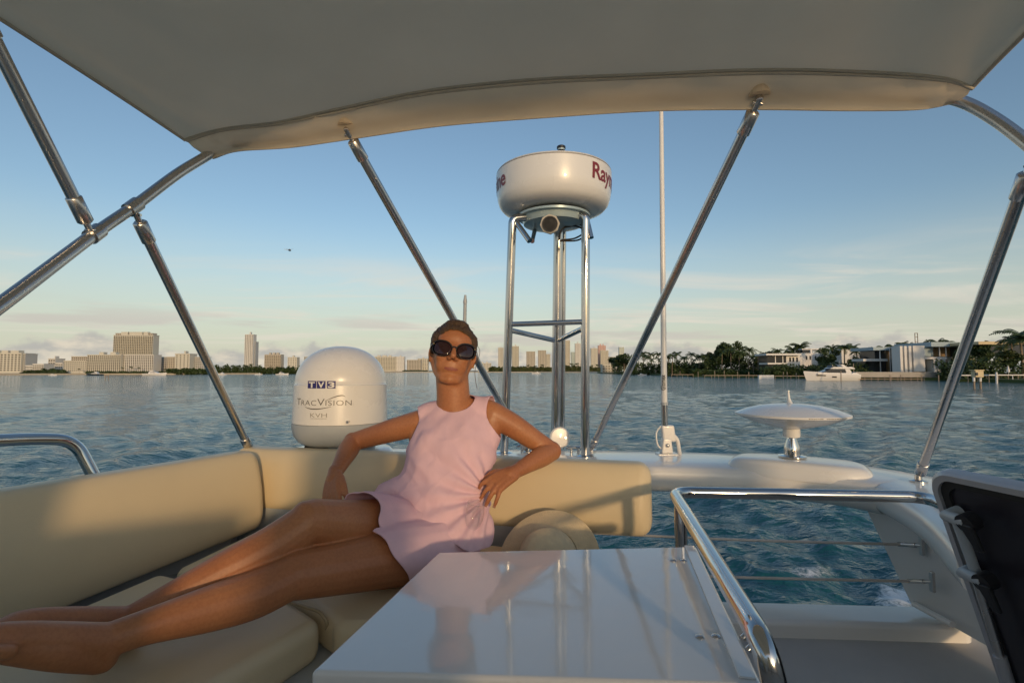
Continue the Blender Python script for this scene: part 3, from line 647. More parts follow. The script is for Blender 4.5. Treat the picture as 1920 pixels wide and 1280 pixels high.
def zpx(py): return W(638, py, y=2.31).z - dc.z
for k, (x0, ch) in enumerate(((581.5, 'T'), (597, 'V'), (614, '3'))):
    a0 = dang(x0); wbox = (dang(x0 + 14) - a0) * RD; h = zpx(714) - zpx(728); n = 6
    g = [[Vector((wbox * i / n, h * j, 0)) for i in range(n + 1)] for j in range(2)]
    V = wrap([p for r in g for p in r], dc, rfn, a0, zpx(728), .0008)
    MB().add(V, [(i, i + 1, n + 2 + i, n + 1 + i) for i in range(n)]).build('logo_square', M['navy_print'], shell)
    tv, tf, tw = text_data(ch, h * 1.05, .0012)
    MB().add(wrap([Vector((p.x * (wbox * .74 / tw) + wbox * .13, p.y + h * .12, 0)) for p in tv], dc, rfn, a0, zpx(728), .0016), tf).build('lettering', M['white_print'], shell)
a0, a1 = dang(564), dang(656)
big, small = .032, .0245
x = 0; span = (a1 - a0) * RD; parts = []
for s_, sz in (('T', big), ('RAC', small), ('V', big), ('ISION', small)):
    tv, tf, tw = text_data(s_, sz * 1.4, -.0004, 1.08); parts.append((x, tv, tf)); x += tw + .004
for x_, tv, tf in parts:
    MB().add(wrap([Vector(((p.x + x_) * span / x, p.y, 0)) for p in tv], dc, rfn, a0, zpx(760)), tf).build('lettering', M['grey_print'], shell)
for (p0, p1, p2, w_) in (((612, 751), (640, 736), (645, 744), .0022), ((578, 762), (588, 771), (622, 762), .0022)):
    P = []
    for k in range(13):
        t = k / 12; q = [p0[i] * (1 - t) ** 2 + 2 * p1[i] * t * (1 - t) + p2[i] * t * t for i in (0, 1)]
        hw = w_ * (.25 + math.sin(math.pi * t) * .75)
        P.append([(dang(q[0]) - a0) * RD, zpx(q[1]), hw])
    g = [Vector((a, b - h, 0)) for a, b, h in P] + [Vector((a, b + h, 0)) for a, b, h in P]
    MB().add(wrap(g, dc, rfn, a0, 0), [(i, i + 1, 14 + i, 13 + i) for i in range(12)]).build('swoosh', M['grey_print'], shell)
tv, tf, tw = text_data('KVH', .028, -.0003, 1.0); a0 = dang(588); sp = (dang(615) - a0) * RD
MB().add(wrap([Vector((p.x * sp / tw, p.y, 0)) for p in tv], dc, rfn, a0, zpx(782)), tf).build('lettering', M['pale_print'], shell)
MB().add(wrap([Vector((sp * i / 4, h, 0)) for h in (0, .0016) for i in range(5)], dc, rfn, a0, zpx(784.5)), [(i, i + 1, 6 + i, 5 + i) for i in range(4)]).build('underline', M['pale_print'], shell)

# ------------------------------------------------------------------ radar mast, radome, lights
mast = thing('radar_mast', 'three-legged polished steel mast carrying the radar drum', 'mast', tuple(W(1030, 850, z=WING)))
tl, tr, tm = W(961, 410, y=2.78), W(1098, 404, y=2.74), W(1047, 425, y=3.00)
bl_, br_, bm_ = W(945, 850, z=WING), W(1097, 856, z=WING), W(1042, 840, z=WING)
rleg = .0235
def leg(a, b, bend):
    MB().tube(fillet([a, b, bend], .03, 6), rleg, 20).build('leg', M['steel'], mast, smooth=80)
tc_ = (tl + tr + tm) / 3
leg(bl_, tl, tl + (tc_ - tl) * .5 + Vector((0, 0, .02)))
leg(br_, tr, tr + (tc_ - tr) * .5 + Vector((0, 0, .02)))
MB().tube([bm_, tm], rleg * 1.25, 20).build('leg', M['steel'], mast, smooth=80)
MB().tube([bm_ + Vector((.040, .01, 0)), tm + Vector((.034, .01, 0))], rleg * .6, 16).build('conduit', M['steel'], mast, smooth=80)
def on(a, b, py):
    best = min((abs(0), 0) for _ in (0,)); lo, hi = 0, 1
    for _ in range(40):
        m_ = (lo + hi) / 2; p = a.lerp(b, m_); y_ = 693 - (p.z - CZ) / p.y * F
        if y_ > py: lo = m_
        else: hi = m_
    return a.lerp(b, lo)
cl, cr_, cm = on(bl_, tl, 608), on(br_, tr, 603), on(bm_, tm, 639)
MB().tube([cl, cr_], rleg * .62, 16).build('crossbar', M['steel'], mast, smooth=80)
MB().tube([cl - Vector((0, 0, .03)), cm], rleg * .62, 16).build('crossbar', M['steel'], mast, smooth=80)
MB().tube([cr_ - Vector((0, 0, .03)), cm], rleg * .62, 16).build('crossbar', M['steel'], mast, smooth=80)
for b in (bl_, br_, bm_): MB().lathe([(.05, -.002), (.05, .006), (.03, .012)], b, seg=24).build('foot_flange', M['steel'], mast, smooth=40)
MB().tube([W(966, 414, y=2.79), W(993, 452, y=2.72)], .015, 14).build('bracket', M['steel'], mast, smooth=80)
MB().tube([W(1003, 430, y=2.95), W(998, 452, y=2.74)], .013, 14).build('bracket', M['steel'], mast, smooth=80)
MB().tube([W(1100, 408, y=2.76), W(1109, 446, y=2.72)], .013, 14).build('bracket', M['steel'], mast, smooth=80)
rc = W(1038, 402, y=2.86)
MB().lathe([(.19, -.012), (.205, -.012), (.205, 0), (.19, 0)], rc + Vector((0, 0, -.012)), seg=40).build('top_plate', M['plate'], mast, smooth=40)
MB().lathe([(.10, -.075), (.17, -.06), (.185, -.012)], rc, seg=40).build('underside_bowl', M['plate'], mast, smooth=60)
rad = thing('radar_dome', 'round white radar drum with dark red lettering on top of the mast', 'radar', tuple(rc))
RR_ = 0.325
prof = [(.17, .004), (.20, .002), (.245, .008), (.285, .022), (.305, .045), (.3165, .080), (.3215, .12), (.3245, .17), (.325, .205), (.3255, .238), (.322, .243), (.321, .246), (.3225, .250), (.318, .257), (.29, .270), (.20, .282), (.10, .288), (0, .290)]
prof = [(a, b * .90) for a, b in prof]
rsh = MB().lathe(prof, rc, seg=96).build('shell', M['dome_white'], rad, smooth=35)
MB().lathe([(.3238, .2165), (.3238, .2228)], rc, seg=96).build('lid_joint', M['pale_print'], rad, smooth=60)
def rrad(z):
    for (r0, z0_), (r1, z1_) in zip(prof, prof[1:]):
        if z0_ <= z <= z1_: return r0 + (r1 - r0) * (z - z0_) / (z1_ - z0_)
    return .3
az0 = -math.atan2(rc.x, rc.y)
for st_, ab, ae in (('start', None, None),):
    tv, tf, tw = text_data('Raymarine', .118, .0026, .98)
    for a_ in (math.asin((1105 - 1038) / 108) + az0, math.asin((953 - 1038) / 108) + az0 - tw / .322):
        MB().add(wrap(tv, rc, rrad, a_, .113, .0015), tf).build('lettering', M['red_print'], rsh)
nav = thing('anchor_light', 'small black all-round lamp on top of the radar drum', 'lamp', tuple(rc + Vector((.045, 0, .258))))
nc = rc + Vector((.045, -.0, .308))
MB().lathe([(.026, -.06), (.026, .018), (.022, .022)], nc, seg=24).build('base', M['dome_white'], nav, smooth=40)
MB().lathe([(.024, .02), (.027, .03), (.026, .055), (.021, .062)], nc, seg=24).build('body', M['black_plastic'], nav, smooth=40)
MB().lathe([(.021, .062), (.021, .072)], nc, seg=24).build('lens', M['plate'], nav, smooth=40)
MB().lathe([(.025, .072), (.025, .084), (.02, .088), (0, .089)], nc, seg=24).build('cap', M['black_plastic'], nav, smooth=40)
sl = thing('search_light', 'round floodlight with octagonal rim hung under the radar drum', 'lamp', tuple(W(1031, 420, y=2.66)))
lc = W(1031, 420, y=2.64); ax = (Vector((0, 0, CZ)) - lc + Vector((0, 0, .55))).normalized()
MB().lathe([(.026, -.09), (.042, -.06), (.052, -.02), (.052, 0), (.040, .001), (.038, -.01)], lc, axis=ax, seg=8).build('housing', M['b_tan'], sl)
MB().lathe([(.040, -.012), (.040, -.004), (0, -.001)], lc, axis=ax, seg=28).build('reflector', M['gold'], sl, smooth=40)
MB().lathe([(.041, .001), (.041, .006), (.036, .006), (.036, .001)], lc, axis=ax, seg=28).build('rim', M['black_plastic'], sl, smooth=40)
MB().tube([lc - ax * .06, lc - ax * .06 + Vector((0, .02, .09))], .012, 10).build('stalk', M['steel'], sl, smooth=60)
for pts in ([(1058, 405), (1066, 420), (1052, 432), (1049, 450)], [(1075, 412), (1098, 430), (1080, 446), (1052, 450)], [(1060, 426), (1080, 424), (1100, 436), (1084, 450), (1050, 452)]):
    c_ = tag(MB().tube(spline([W(a, b, y=2.84) for a, b in pts], 8), .0048, 8).build('radar_cable', M['rubber'], None, smooth=80), None, 'cable', 'cables under the radar drum')
    c_['label'] = {4: 'black cable curling under the radar drum'}.get(len(pts), 'long black cable looping between mast leg and radar drum')
objs_ = [o for o in scene.objects if o.name.startswith('radar_cable')]
for o, l in zip(objs_, ('short black cable hanging beside the floodlight under the radar', 'middle black cable looping right under the radar drum', 'longest black cable looping back to the centre mast leg')): o['label'] = l
# round lamp and small fittings on the wing behind the mast
dl = thing('deck_lamp', 'round white lamp on the wing behind the mast legs', 'lamp', tuple(W(1050, 846, z=WING)))
p = W(1050, 820, y=2.98); MB().lathe([(.03, -.03), (.058, -.02), (.060, 0), (.052, .008), (0, .012)], p, axis=(.1, -1, .1), seg=32).build('housing', M['dome_white'], dl, smooth=40)
MB().tube([p + Vector((0, .02, 0)), Vector((p.x, p.y + .03, CZ + WING))], .012, 10).build('stalk', M['steel'], dl, smooth=60)
MB().lathe([(.006, .010), (.006, .016)], p + Vector((.03, 0, 0)), axis=(.1, -1, .1), seg=10).build('screw', M['steel_worn'], dl)
for nm, a, lab in (('deck_cleat', W(985, 846, z=WING), 'small steel cleat on the wing left of the centre mast leg'), ('deck_cleat', W(1078, 850, z=WING), 'small steel cleat on the wing right of the centre mast leg')):
    t = thing(nm, lab, 'cleat', tuple(a), group='cleats on the wing')
    MB().tube([a + Vector((-.05, 0, .028)), a + Vector((-.03, 0, .033)), a + Vector((.03, 0, .033)), a + Vector((.05, 0, .028))], [.006, .009, .009, .006], 10).build('horn', M['steel'], t, smooth=60)
    for s_ in (-1, 1): MB().tube([a + Vector((s_ * .02, 0, 0)), a + Vector((s_ * .02, 0, .03))], .008, 10).build('post', M['steel'], t, smooth=60)

# ------------------------------------------------------------------ whip antenna
wa = thing('whip_antenna', 'tall white whip antenna on a white ratchet mount right of the mast', 'antenna', tuple(W(1250, 853, z=WING)))
ab = W(1250, 853, z=WING); d0 = ab.y
a1_, a2_, a3_ = W(1246.5, 800, y=d0), W(1245.5, 757, y=d0), W(1236, -140, y=d0 + .05)
MB().tube([a2_, a2_.lerp(a3_, .45), a3_], [.0168, .0135, .008], 16).build('whip', M['dome_white'], wa, smooth=80)
MB().tube([a1_, a2_], .0182, 18).build('ferrule', M['steel'], wa, smooth=80)
MB().tube([a2_ - Vector((0, 0, .006)), a2_ + Vector((0, 0, .010))], .0205, 18).build('collar', M['dome_grey'], wa, smooth=40)
tv, tf, tw = text_data('Glomex', .038, .0006)
zc = W(1243, 731, y=d0).z; V = []
for p in tv:
    a_ = -(p.y - .012) / .0165 - .35; V.append(Vector((a1_.x - .004 + .0172 * math.sin(a_), d0 - .0172 * math.cos(a_), zc + p.x * .085 / tw)))
MB().add(V, tf).build('lettering', M['grey_print'], wa)
MB().box(ab + Vector((0, 0, .006)), (.11, .075, .012)).build('base_plate', M['dome_white'], wa, bevel=.004)
MB().hexa([ab + Vector((x, y, .012)) for x, y in ((-.035, -.03), (.030, -.03), (.030, .03), (-.035, .03))], [ab + Vector((x, y, .095)) for x, y in ((-.024, -.026), (.020, -.026), (.020, .026), (-.024, .026))]).build('pivot_block', M['dome_white'], wa, bevel=.008)
MB().hexa([ab + Vector((x, y, .075)) for x, y in ((-.022, -.022), (.050, -.022), (.050, .022), (-.022, .022))], [ab + Vector((x, y, .165)) for x, y in ((-.030, -.020), (.040, -.020), (.040, .020), (-.030, .020))]).build('ratchet_body', M['dome_white'], wa, bevel=.010)
MB().tube(fillet([ab + Vector((.025, 0, .12)), ab + Vector((.060, 0, .09)), ab + Vector((.072, -.005, .0))], .03), .011, 12).build('handle', M['dome_white'], wa, smooth=70)
MB().lathe([(.010, 0), (.010, .006), (.006, .010)], ab + Vector((-.003, -.030, .058)), axis=(0, -1, 0), seg=16).build('bolt', M['steel_worn'], wa, smooth=50)
MB().tube(spline([ab + Vector((-.03, 0, .16)), ab + Vector((-.055, 0, .12)), ab + Vector((-.052, -.01, .06)), ab + Vector((-.03, -.01, .035))], 8), .0045, 8).build('antenna_lead', M['dome_white'], wa, smooth=70)
# slim staff behind the woman's head
sf = thing('stern_staff', 'slim grey staff rising behind the head of the woman', 'staff', tuple(W(866, 846, z=WING)))
b0, b1 = W(866, 846, z=WING), W(872, 570, y=2.93)
MB().tube([b0, b1], [.014, .010], 12).build('pole', M['dome_grey'], sf, smooth=70)
MB().tube([b1, b1 + Vector((0, 0, .012)), W(872.5, 553, y=2.93)], [.010, .012, .006], 12).build('tip', M['dome_grey'], sf, smooth=70)

# ------------------------------------------------------------------ disc antenna
da = thing('disc_antenna', 'white flying-saucer shaped television antenna on the raised pod', 'antenna', tuple(W(1481, 856, z=WING + .05)))
ub = W(1481, 856, z=WING + .05); ud = ub.y
zc = W(1483, 776, y=ud).z; uc = Vector((W(1483, 776, y=ud).x, ud, zc)); ru = 96 * ud / F
disc = MB().lathe([(.045, -.068), (.06, -.066), (ru * .45, -.054), (ru * .75, -.032), (ru * .97, -.008), (ru, -.005), (ru, .004), (ru * .97, .007), (ru * .78, .026), (ru * .55, .041), (ru * .3, .049), (.02, .051), (0, .051)], uc, seg=72).build('disc', M['dome_white'], da, smooth=25)
MB().tube([uc + Vector((-.004, 0, .045)), uc + Vector((-.008, 0, .075)), uc + Vector((-.010, 0, .115))], [.016, .007, .003], 12).build('fin', M['dome_white'], da, smooth=70)
MB().lathe([(.036, -.110), (.038, -.104), (.038, -.056), (.05, -.054)], uc, seg=28).build('collar', M['dome_white'], da, smooth=40)
hb = ub.z - uc.z
MB().lathe([(.062, hb), (.062, hb + .006), (.036, hb + .010), (.036, hb + .03), (.034, hb + .05), (.022, hb + .085), (.020, -.108)], uc, seg=32).build('stem', M['steel'], da, smooth=50)
for k, (xa, xb) in enumerate(((1462, 1486), (1491, 1535))):
    n_ = 7 if k == 0 else 12
    for q in range(n_):
        xx = (xa + (xb - xa) * (q + .1 + .2 * ((q * 7) % 3) / 3) / n_ - 1483) / 96; wdt = (xb - xa) / n_ * .62 / 96
        if abs(xx + wdt) < .98:
            a_, b_ = math.asin(xx) , math.asin(xx + wdt); r_ = ru + .001
            MB().add([uc + Vector((r_ * math.sin(t), -r_ * math.cos(t), h)) for h in (-.0025, .001) for t in (a_, b_)], [(0, 1, 3, 2)]).build('print_mark', M['grey_print'], disc)

# ------------------------------------------------------------------ open hatch lid on the right
ht = thing('hatch_lid', 'raised smoked stairwell hatch with grey frame at the right edge', 'hatch', rel(1.2, 1.2, FLOOR))
h0, h1 = W(1742, 874, y=1.27), W(1945, 912, y=1.03)          # top edge, far to near
dt = (h1 - h0).normalized(); h2 = W(1838, 1300, y=1.36); dd_ = (h2 - h0); dd_ = (dd_ - dt * dd_.dot(dt)).normalized()
HN = dt.cross(dd_).normalized()
if HN.dot(Vector((0, 0, CZ)) - h0) < 0: HN = -HN
def hp_(u, v, w=0): return h0 + dt * u + dd_ * v + HN * w
def rrect(u0, u1, v0, v1, r, n=8):
    o = []
    for cu, cv, a0 in ((u1 - r, v0 + r, -90), (u1 - r, v1 - r, 0), (u0 + r, v1 - r, 90), (u0 + r, v0 + r, 180)):
        for k in range(n + 1):
            a = R(a0 + 90 * k / n); o.append((cu + r * math.cos(a), cv + r * math.sin(a)))
    return o
HW, HH = .62, .72
o_, i_, g_ = rrect(0, HW, 0, HH, .055), rrect(.020, HW - .020, .020, HH - .020, .044), rrect(.038, HW - .038, .038, HH - .038, .034)
mb = MB(); mb.rings([[hp_(u, v, -.012) for u, v in o_], [hp_(u, v, .010) for u, v in o_], [hp_(u + (.006 if u < .3 else -.006), v + (.006 if v < .3 else -.006), .018) for u, v in o_], [hp_(u, v, .018) for u, v in i_], [hp_(u, v, .006) for u, v in i_]], cap=False); mb.build('frame', M['frame_alu'], ht, smooth=40)
mb = MB(); mb.rings([[hp_(u, v, .006) for u, v in i_], [hp_(u, v, .010) for u, v in i_], [hp_(u, v, .010) for u, v in g_], [hp_(u, v, .002) for u, v in g_]], cap=False); mb.build('gasket', M['rubber'], ht, smooth=40)
mb = MB(); mb.hexa([hp_(u, v, -.008) for u, v in i_], [hp_(u, v, .003) for u, v in i_]); mb.build('panel', M['smoked_acrylic'], ht)
for (u, v, nm) in ((.085, .095, 'latch'), (.075, .235, 'latch')):
    l_ = MB().tube([hp_(u - .03, v, .012), hp_(u - .03, v, .045), hp_(u + .02, v, .048)], .014, 14).build(nm, M['dome_grey'], ht, smooth=60)
    MB().tube([hp_(u + .02, v, .03), hp_(u + .022, v, .058)], .020, 20).build('knob', M['black_plastic'], l_, smooth=40)
    MB().hexa([hp_(u + .008, v, .05), hp_(u + .04, v, .05), hp_(u + .046, v + .060, .05), hp_(u + .028, v + .060, .05)], [hp_(u + .008, v, .062), hp_(u + .04, v, .062), hp_(u + .046, v + .060, .06), hp_(u + .028, v + .060, .06)]).build('lever', M['black_plastic'], l_, bevel=.004)
MB().tube([hp_(.06, .10, .03), hp_(.062, .24, .03)], .011, 12).build('latch_bar', M['dome_grey'], ht, smooth=60)
MB().tube([hp_(.062, .25, .035), hp_(.07, .70, .06)], .009, 12).build('gas_strut', M['steel_worn'], ht, smooth=60)
MB().tube([hp_(.066, .42, .046), hp_(.07, .70, .06)], .013, 12).build('gas_strut', M['frame_alu'], ht, smooth=60)

# ------------------------------------------------------------------ straw hat leaning on the backrest
hat = thing('straw_hat', 'wide-brimmed straw hat leaning on the backrest beside the woman', 'hat', tuple(W(1020, 1045, y=1.78)))
hc = W(1030, 1050, y=1.80); hax = Vector((-.16, -.80, .52)).normalized()
q = Vector((0, 0, 1)).rotation_difference(hax)
def hatp(r, a, h): return hc + q @ Vector((r * math.cos(a), r * math.sin(a), h))
seg = 72; RRi = []
crown = [(0, .122), (.035, .120), (.060, .113), (.079, .098), (.090, .075), (.096, .042), (.098, .012)]
cr2 = []
for (r0, z0_), (r1, z1_) in zip(crown, crown[1:]):
    for k in range(6): cr2.append((r0 + (r1 - r0) * k / 6, z0_ + (z1_ - z0_) * k / 6))
cr2.append(crown[-1])
for i, (r, z_) in enumerate(cr2):
    RRi.append([hatp(max(r, .002) + (.0013 if i % 2 else 0), 2 * math.pi * k / seg, z_ + (.0013 if i % 2 else 0)) for k in range(seg)])
MB().rings(RRi, cap=False).build('crown', M['straw'], hat, smooth=70, solid=.002)
RRi = []
for i in range(34):
    r = .096 + (.176 - .096) * i / 33
    RRi.append([hatp(r, 2 * math.pi * k / seg, .012 - .02 * (i / 33) + (.0011 if i % 2 else 0) + .016 * (i / 33) ** 2 * math.sin(2 * math.pi * k / seg * 2 + .6)) for k in range(seg)])
MB().rings(RRi, cap=False).build('brim', M['straw'], hat, smooth=70, solid=.002)
MB().rings([[hatp(.0995 + .001 * j, 2 * math.pi * k / seg, .014 + .02 * j / 3) for k in range(seg)] for j in (0, 3)], cap=False).build('hat_band', M['straw'], hat, smooth=70, solid=.002)

# ------------------------------------------------------------------ the woman
class Blob(MB):
    def ell(s, c, r, B=None, n=14, m=20):
        """ellipsoid at c with radii r along the three basis vectors B"""
        c = Vector(c); B = B or (Vector((1, 0, 0)), Vector((0, 1, 0)), Vector((0, 0, 1)))
        RR = []
        for i in range(1, n):
            ph = math.pi * i / n
            RR.append([c + B[0] * (r[0] * math.sin(ph) * math.cos(2 * math.pi * k / m)) + B[1] * (r[1] * math.sin(ph) * math.sin(2 * math.pi * k / m)) + B[2] * (r[2] * -math.cos(ph)) for k in range(m)])
        return s.rings(RR)
    def limb(s, pts, rad, seg=18, sub=6):
        """smooth tapered limb through points with round ends"""
        P = spline(pts, sub); rs = [v.x for v in spline([Vector((r, 0, 0)) for r in rad], sub)]
        d0 = (P[0] - P[1]).normalized(); d1 = (P[-1] - P[-2]).normalized()
        A = [P[0] + d0 * rs[0] * math.sin(a) for a in (1.45, 1.1, .6)]; AR = [rs[0] * math.cos(a) for a in (1.45, 1.1, .6)]
        Bp = [P[-1] + d1 * rs[-1] * math.sin(a) for a in (.6, 1.1, 1.45)]; BR = [rs[-1] * math.cos(a) for a in (.6, 1.1, 1.45)]
        return s.tube(A + P + Bp, AR + rs + BR, seg)
    def oval(s, keys, seg=28, sub=6, power=1.0):
        """keys: (centre, lateral unit, depth unit, rx, rd)"""
        C = spline([k[0] for k in keys], sub); X = spline([k[1] for k in keys], sub); D = spline([k[2] for k in keys], sub); Q = spline([Vector((k[3], k[4], 0)) for k in keys], sub)
        RR = []
        for c, x, d, r in zip(C, X, D, Q):
            x = x.normalized(); d = (d - x * d.dot(x)).normalized()
            RR.append([c + x * (r.x * math.copysign(abs(math.cos(a)) ** power, math.cos(a))) + d * (r.y * math.copysign(abs(math.sin(a)) ** power, math.sin(a))) for a in [2 * math.pi * k / seg for k in range(seg)]])
        return s.rings(RR)
    def remesh(s, vox, smooth=4, fac=.5):
        me = bpy.data.meshes.new('tmp'); me.from_pydata(s.v, [], s.f)
        bm = bmesh.new(); bm.from_mesh(me); bmesh.ops.recalc_face_normals(bm, faces=bm.faces); bm.to_mesh(me); bm.free()
        o = bpy.data.objects.new('tmp', me); scene.collection.objects.link(o)
        r = o.modifiers.new('r', 'REMESH'); r.mode = 'VOXEL'; r.voxel_size = vox; r.adaptivity = 0
        if smooth: q = o.modifiers.new('s', 'SMOOTH'); q.factor = fac; q.iterations = smooth
        dg = bpy.context.evaluated_depsgraph_get(); dg.update(); out = bpy.data.meshes.new_from_object(o.evaluated_get(dg))
        bpy.data.objects.remove(o)
        out.calc_loop_triangles(); nv = len(out.vertices)
        V = np.empty(nv * 3); out.vertices.foreach_get('co', V); N_ = np.empty(nv * 3); out.vertices.foreach_get('normal', N_)
        T = np.empty(len(out.loop_triangles) * 3, np.int32); out.loop_triangles.foreach_get('vertices', T)
        bpy.data.meshes.remove(out)
        return V.reshape(-1, 3), N_.reshape(-1, 3), T.reshape(-1, 3)
def clip(V, T, f):
    """keep the part of a triangle mesh where f > 0, cut cleanly"""
    V = list(map(tuple, V)); out = []; cache = {}
    def cut(a, b):
        k = (min(a, b), max(a, b))
        if k not in cache:
            t = f[k[0]] / (f[k[0]] - f[k[1]]); p, q_ = V[k[0]], V[k[1]]
            V.append(tuple(p[i] + (q_[i] - p[i]) * t for i in range(3))); cache[k] = len(V) - 1
        return cache[k]
    pos = f > 0
    for t in T:
        s_ = [bool(pos[i]) for i in t]; n = sum(s_)
        if n == 3: out.append(tuple(int(i) for i in t))
        elif n == 1:
            k = s_.index(True); a, b, c = int(t[k]), int(t[(k + 1) % 3]), int(t[(k + 2) % 3]); out.append((a, cut(a, b), cut(a, c)))
        elif n == 2:
            k = s_.index(False); a, b, c = int(t[k]), int(t[(k + 1) % 3]), int(t[(k + 2) % 3]); ab, ac = cut(a, b), cut(a, c); out.append((ab, b, c)); out.append((ab, c, ac))
    used = sorted(set(i for t in out for i in t)); mp_ = {u: k for k, u in enumerate(used)}
    return [V[u] for u in used], [tuple(mp_[i] for i in t) for t in out]
def mesh_obj(name, V, T, mats, parent, mi=None, solid=0, offset=1):
    mb = MB(); mb.v = [tuple(v) for v in V]; mb.f = [tuple(int(i) for i in t) for t in T]; mb.m = list(mi) if mi is not None else [0] * len(mb.f)
    o = mb.build(name, mats, parent, smooth=180)
    if solid: m = o.modifiers.new('solid', 'SOLIDIFY'); m.thickness = solid; m.offset = offset
    return o
VX = Vector((1, 0, 0))
HC = W(849, 664, y=1.95)
hf = Vector((.17, -1, .19)).normalized(); hr = Vector((1, .17, -.155)); hr = (hr - hf * hr.dot(hf)).normalized(); hu = hf.cross(hr)
HS = 1.04
HB = (hr * HS, hu * HS, hf * HS)
def H(x, y, z): return HC + (hr * x + hu * y + hf * z) * HS
Rsh, Rel, Rwr = W(785, 792, y=1.975), W(662, 828, y=2.03), W(627, 890, y=1.83)
Lsh, Lel, Lwr = W(926, 775, y=1.945), W(1034, 845, y=1.985), W(962, 886, y=1.80)
Pc = W(812, 1000, y=1.79)
Rhip, Lhip = Pc + Vector((-.062, .045, .0)), Pc + Vector((.060, -.055, -.036))
Rkn, Lkn = W(583, 976, y=1.47), W(550, 1079, y=1.385)
Ran, Lan = W(236, 1168, y=1.225), W(192, 1203, y=1.085)
sk = Blob()
# trunk
lat = (Lsh - Rsh).normalized(); plat = (Lhip - Rhip).normalized()
tk = [((815, 1012, 1.775), .145, .105), ((817, 985, 1.795), .150, .105), ((826, 940, 1.825), .124, .090), ((834, 900, 1.85), .118, .086), ((841, 858, 1.885), .130, .094), ((846, 818, 1.915), .138, .098), ((850, 790, 1.94), .132, .080), ((852, 772, 1.955), .105, .058), ((852, 756, 1.965), .062, .050)]
keys = []
for i, ((a, b, c_), rx, rd) in enumerate(tk):
    t = min(1, i / 4); x = plat.lerp(lat, .35 + .65 * t).normalized(); keys.append((W(a, b, y=c_), x, Vector((0, 1, 0)), rx, rd))
sk.oval(keys)
for s_ in (-1, 1): sk.ell(W(846 + s_ * 33, 838, y=1.865), (.060, .050, .060))
# neck and head
sk.limb([W(851, 775, y=1.965), W(850, 745, y=1.955), W(848, 712, y=1.955), H(0, -.03, -.035)], [.072, .064, .0625, .064])
sk.limb([W(851, 768, y=1.972), Rsh + Vector((.02, 0, .012))], [.045, .042]); sk.limb([W(852, 768, y=1.972), Lsh + Vector((-.02, 0, .012))], [.045, .042])
# collar bones and neck cords
sk.limb([H(.050, -.065, -.030), W(858, 760, y=1.912)], [.010, .006], 10); sk.limb([H(-.050, -.065, -.030), W(844, 762, y=1.912)], [.012, .008], 10)
sk.ell(H(0, .030, -.022), (.0760, .086, .094), HB)
sk.ell(H(0, -.010, .022), (.0685, .078, .064), HB)
sk.ell(H(0, -.048, .026), (.0590, .056, .056), HB)
sk.ell(H(0, .042, .036), (.064, .048, .046), HB)
for s_ in (-1, 1):
    sk.limb([H(s_ * .062, -.025, -.008), H(s_ * .046, -.070, .008), H(s_ * .022, -.102, .050)], [.020, .0190, .018], 12)
    sk.ell(H(s_ * .036, -.026, .058), (.026, .024, .022), HB); sk.ell(H(s_ * .032, -.050, .044), (.026, .032, .026), HB)
    sk.ell(H(s_ * .0120, -.036, .092), (.0085, .0075, .011), HB)
    e = s_ * .080
    sk.ell(H(e, -.004, -.012), (.007, .029, .017), (Vector(hr * .9 + hf * -.35 * s_).normalized(), hu, Vector(hf * .9 + hr * .35 * s_).normalized()))
    sk.ell(H(e * .985, -.028, -.006), (.0065, .010, .009), HB)
sk.ell(H(0, -.103, .055), (.026, .020, .022), HB)
sk.limb([H(0, .022, .074), H(0, -.008, .094), H(0, -.029, .109)], [.0088, .0100, .0122], 12)
sk.ell(H(0, -.0655, .0725), (.028, .0040, .0072), HB); sk.ell(H(0, -.0738, .0705), (.024, .0048, .0072), HB)
sk.ell(H(0, -.060, .058), (.042, .030, .016), HB)
# arms
def arm(sh, el, wr, inner):
    m1 = sh.lerp(el, .32); m2 = sh.lerp(el, .7)
    sk.limb([sh + inner * .01, m1, m2, el], [.050, .046, .0395, .0355])
    f1 = el.lerp(wr, .28); f2 = el.lerp(wr, .65)
    sk.limb([el, f1, f2, wr], [.0365, .0385, .030, .0235])
    sk.ell(el, (.038, .038, .038))
arm(Rsh, Rel, Rwr, lat); arm(Lsh, Lel, Lwr, -lat)
sk.limb([Lsh + Vector((-.01, .0, -.02)), W(905, 850, y=1.90)], [.048, .040]); sk.limb([Rsh + Vector((.01, .0, -.02)), W(785, 850, y=1.93)], [.044, .038])
# legs
def legs(hip, kn, an, upv, ball, toe, heel):
    k = kn
    sk.limb([hip, hip.lerp(k, .3) + Vector((0, 0, .004)), hip.lerp(k, .7), k], [.090, .087, .071, .061])
    ax = (an - k).normalized(); back = Vector((0, 0, -1)); back = (back - ax * back.dot(ax)).normalized()
    sk.limb([k, k.lerp(an, .25) + back * .012, k.lerp(an, .5) + back * .008, k.lerp(an, .8), an], [.057, .0575, .0515, .0375, .034])
    sk.ell(k + upv.normalized() * .022, (.042, .042, .042)); sk.ell(an + Vector((.01, -.028, .01)), (.014, .014, .014))
    sk.limb([an, an.lerp(heel, .8)], [.037, .034]); sk.limb([heel, an.lerp(ball, .45) + Vector((0, 0, -.012)), ball], [.031, .036, .026])
    sk.limb([an, ball + Vector((0, 0, .014)), toe], [.037, .028, .016])
    side = (ball - heel).cross(Vector((0, 0, 1))).normalized()
    for j in range(5):
        b = ball + side * (.034 * (j - 2) / 2); d = (toe - ball)
        sk.limb([b, b + d * (.95 - .09 * j) + Vector((0, 0, .004)), b + d * (1.15 - .1 * j) - Vector((0, 0, .004))], [.014, .0105, .009], 10, 3)
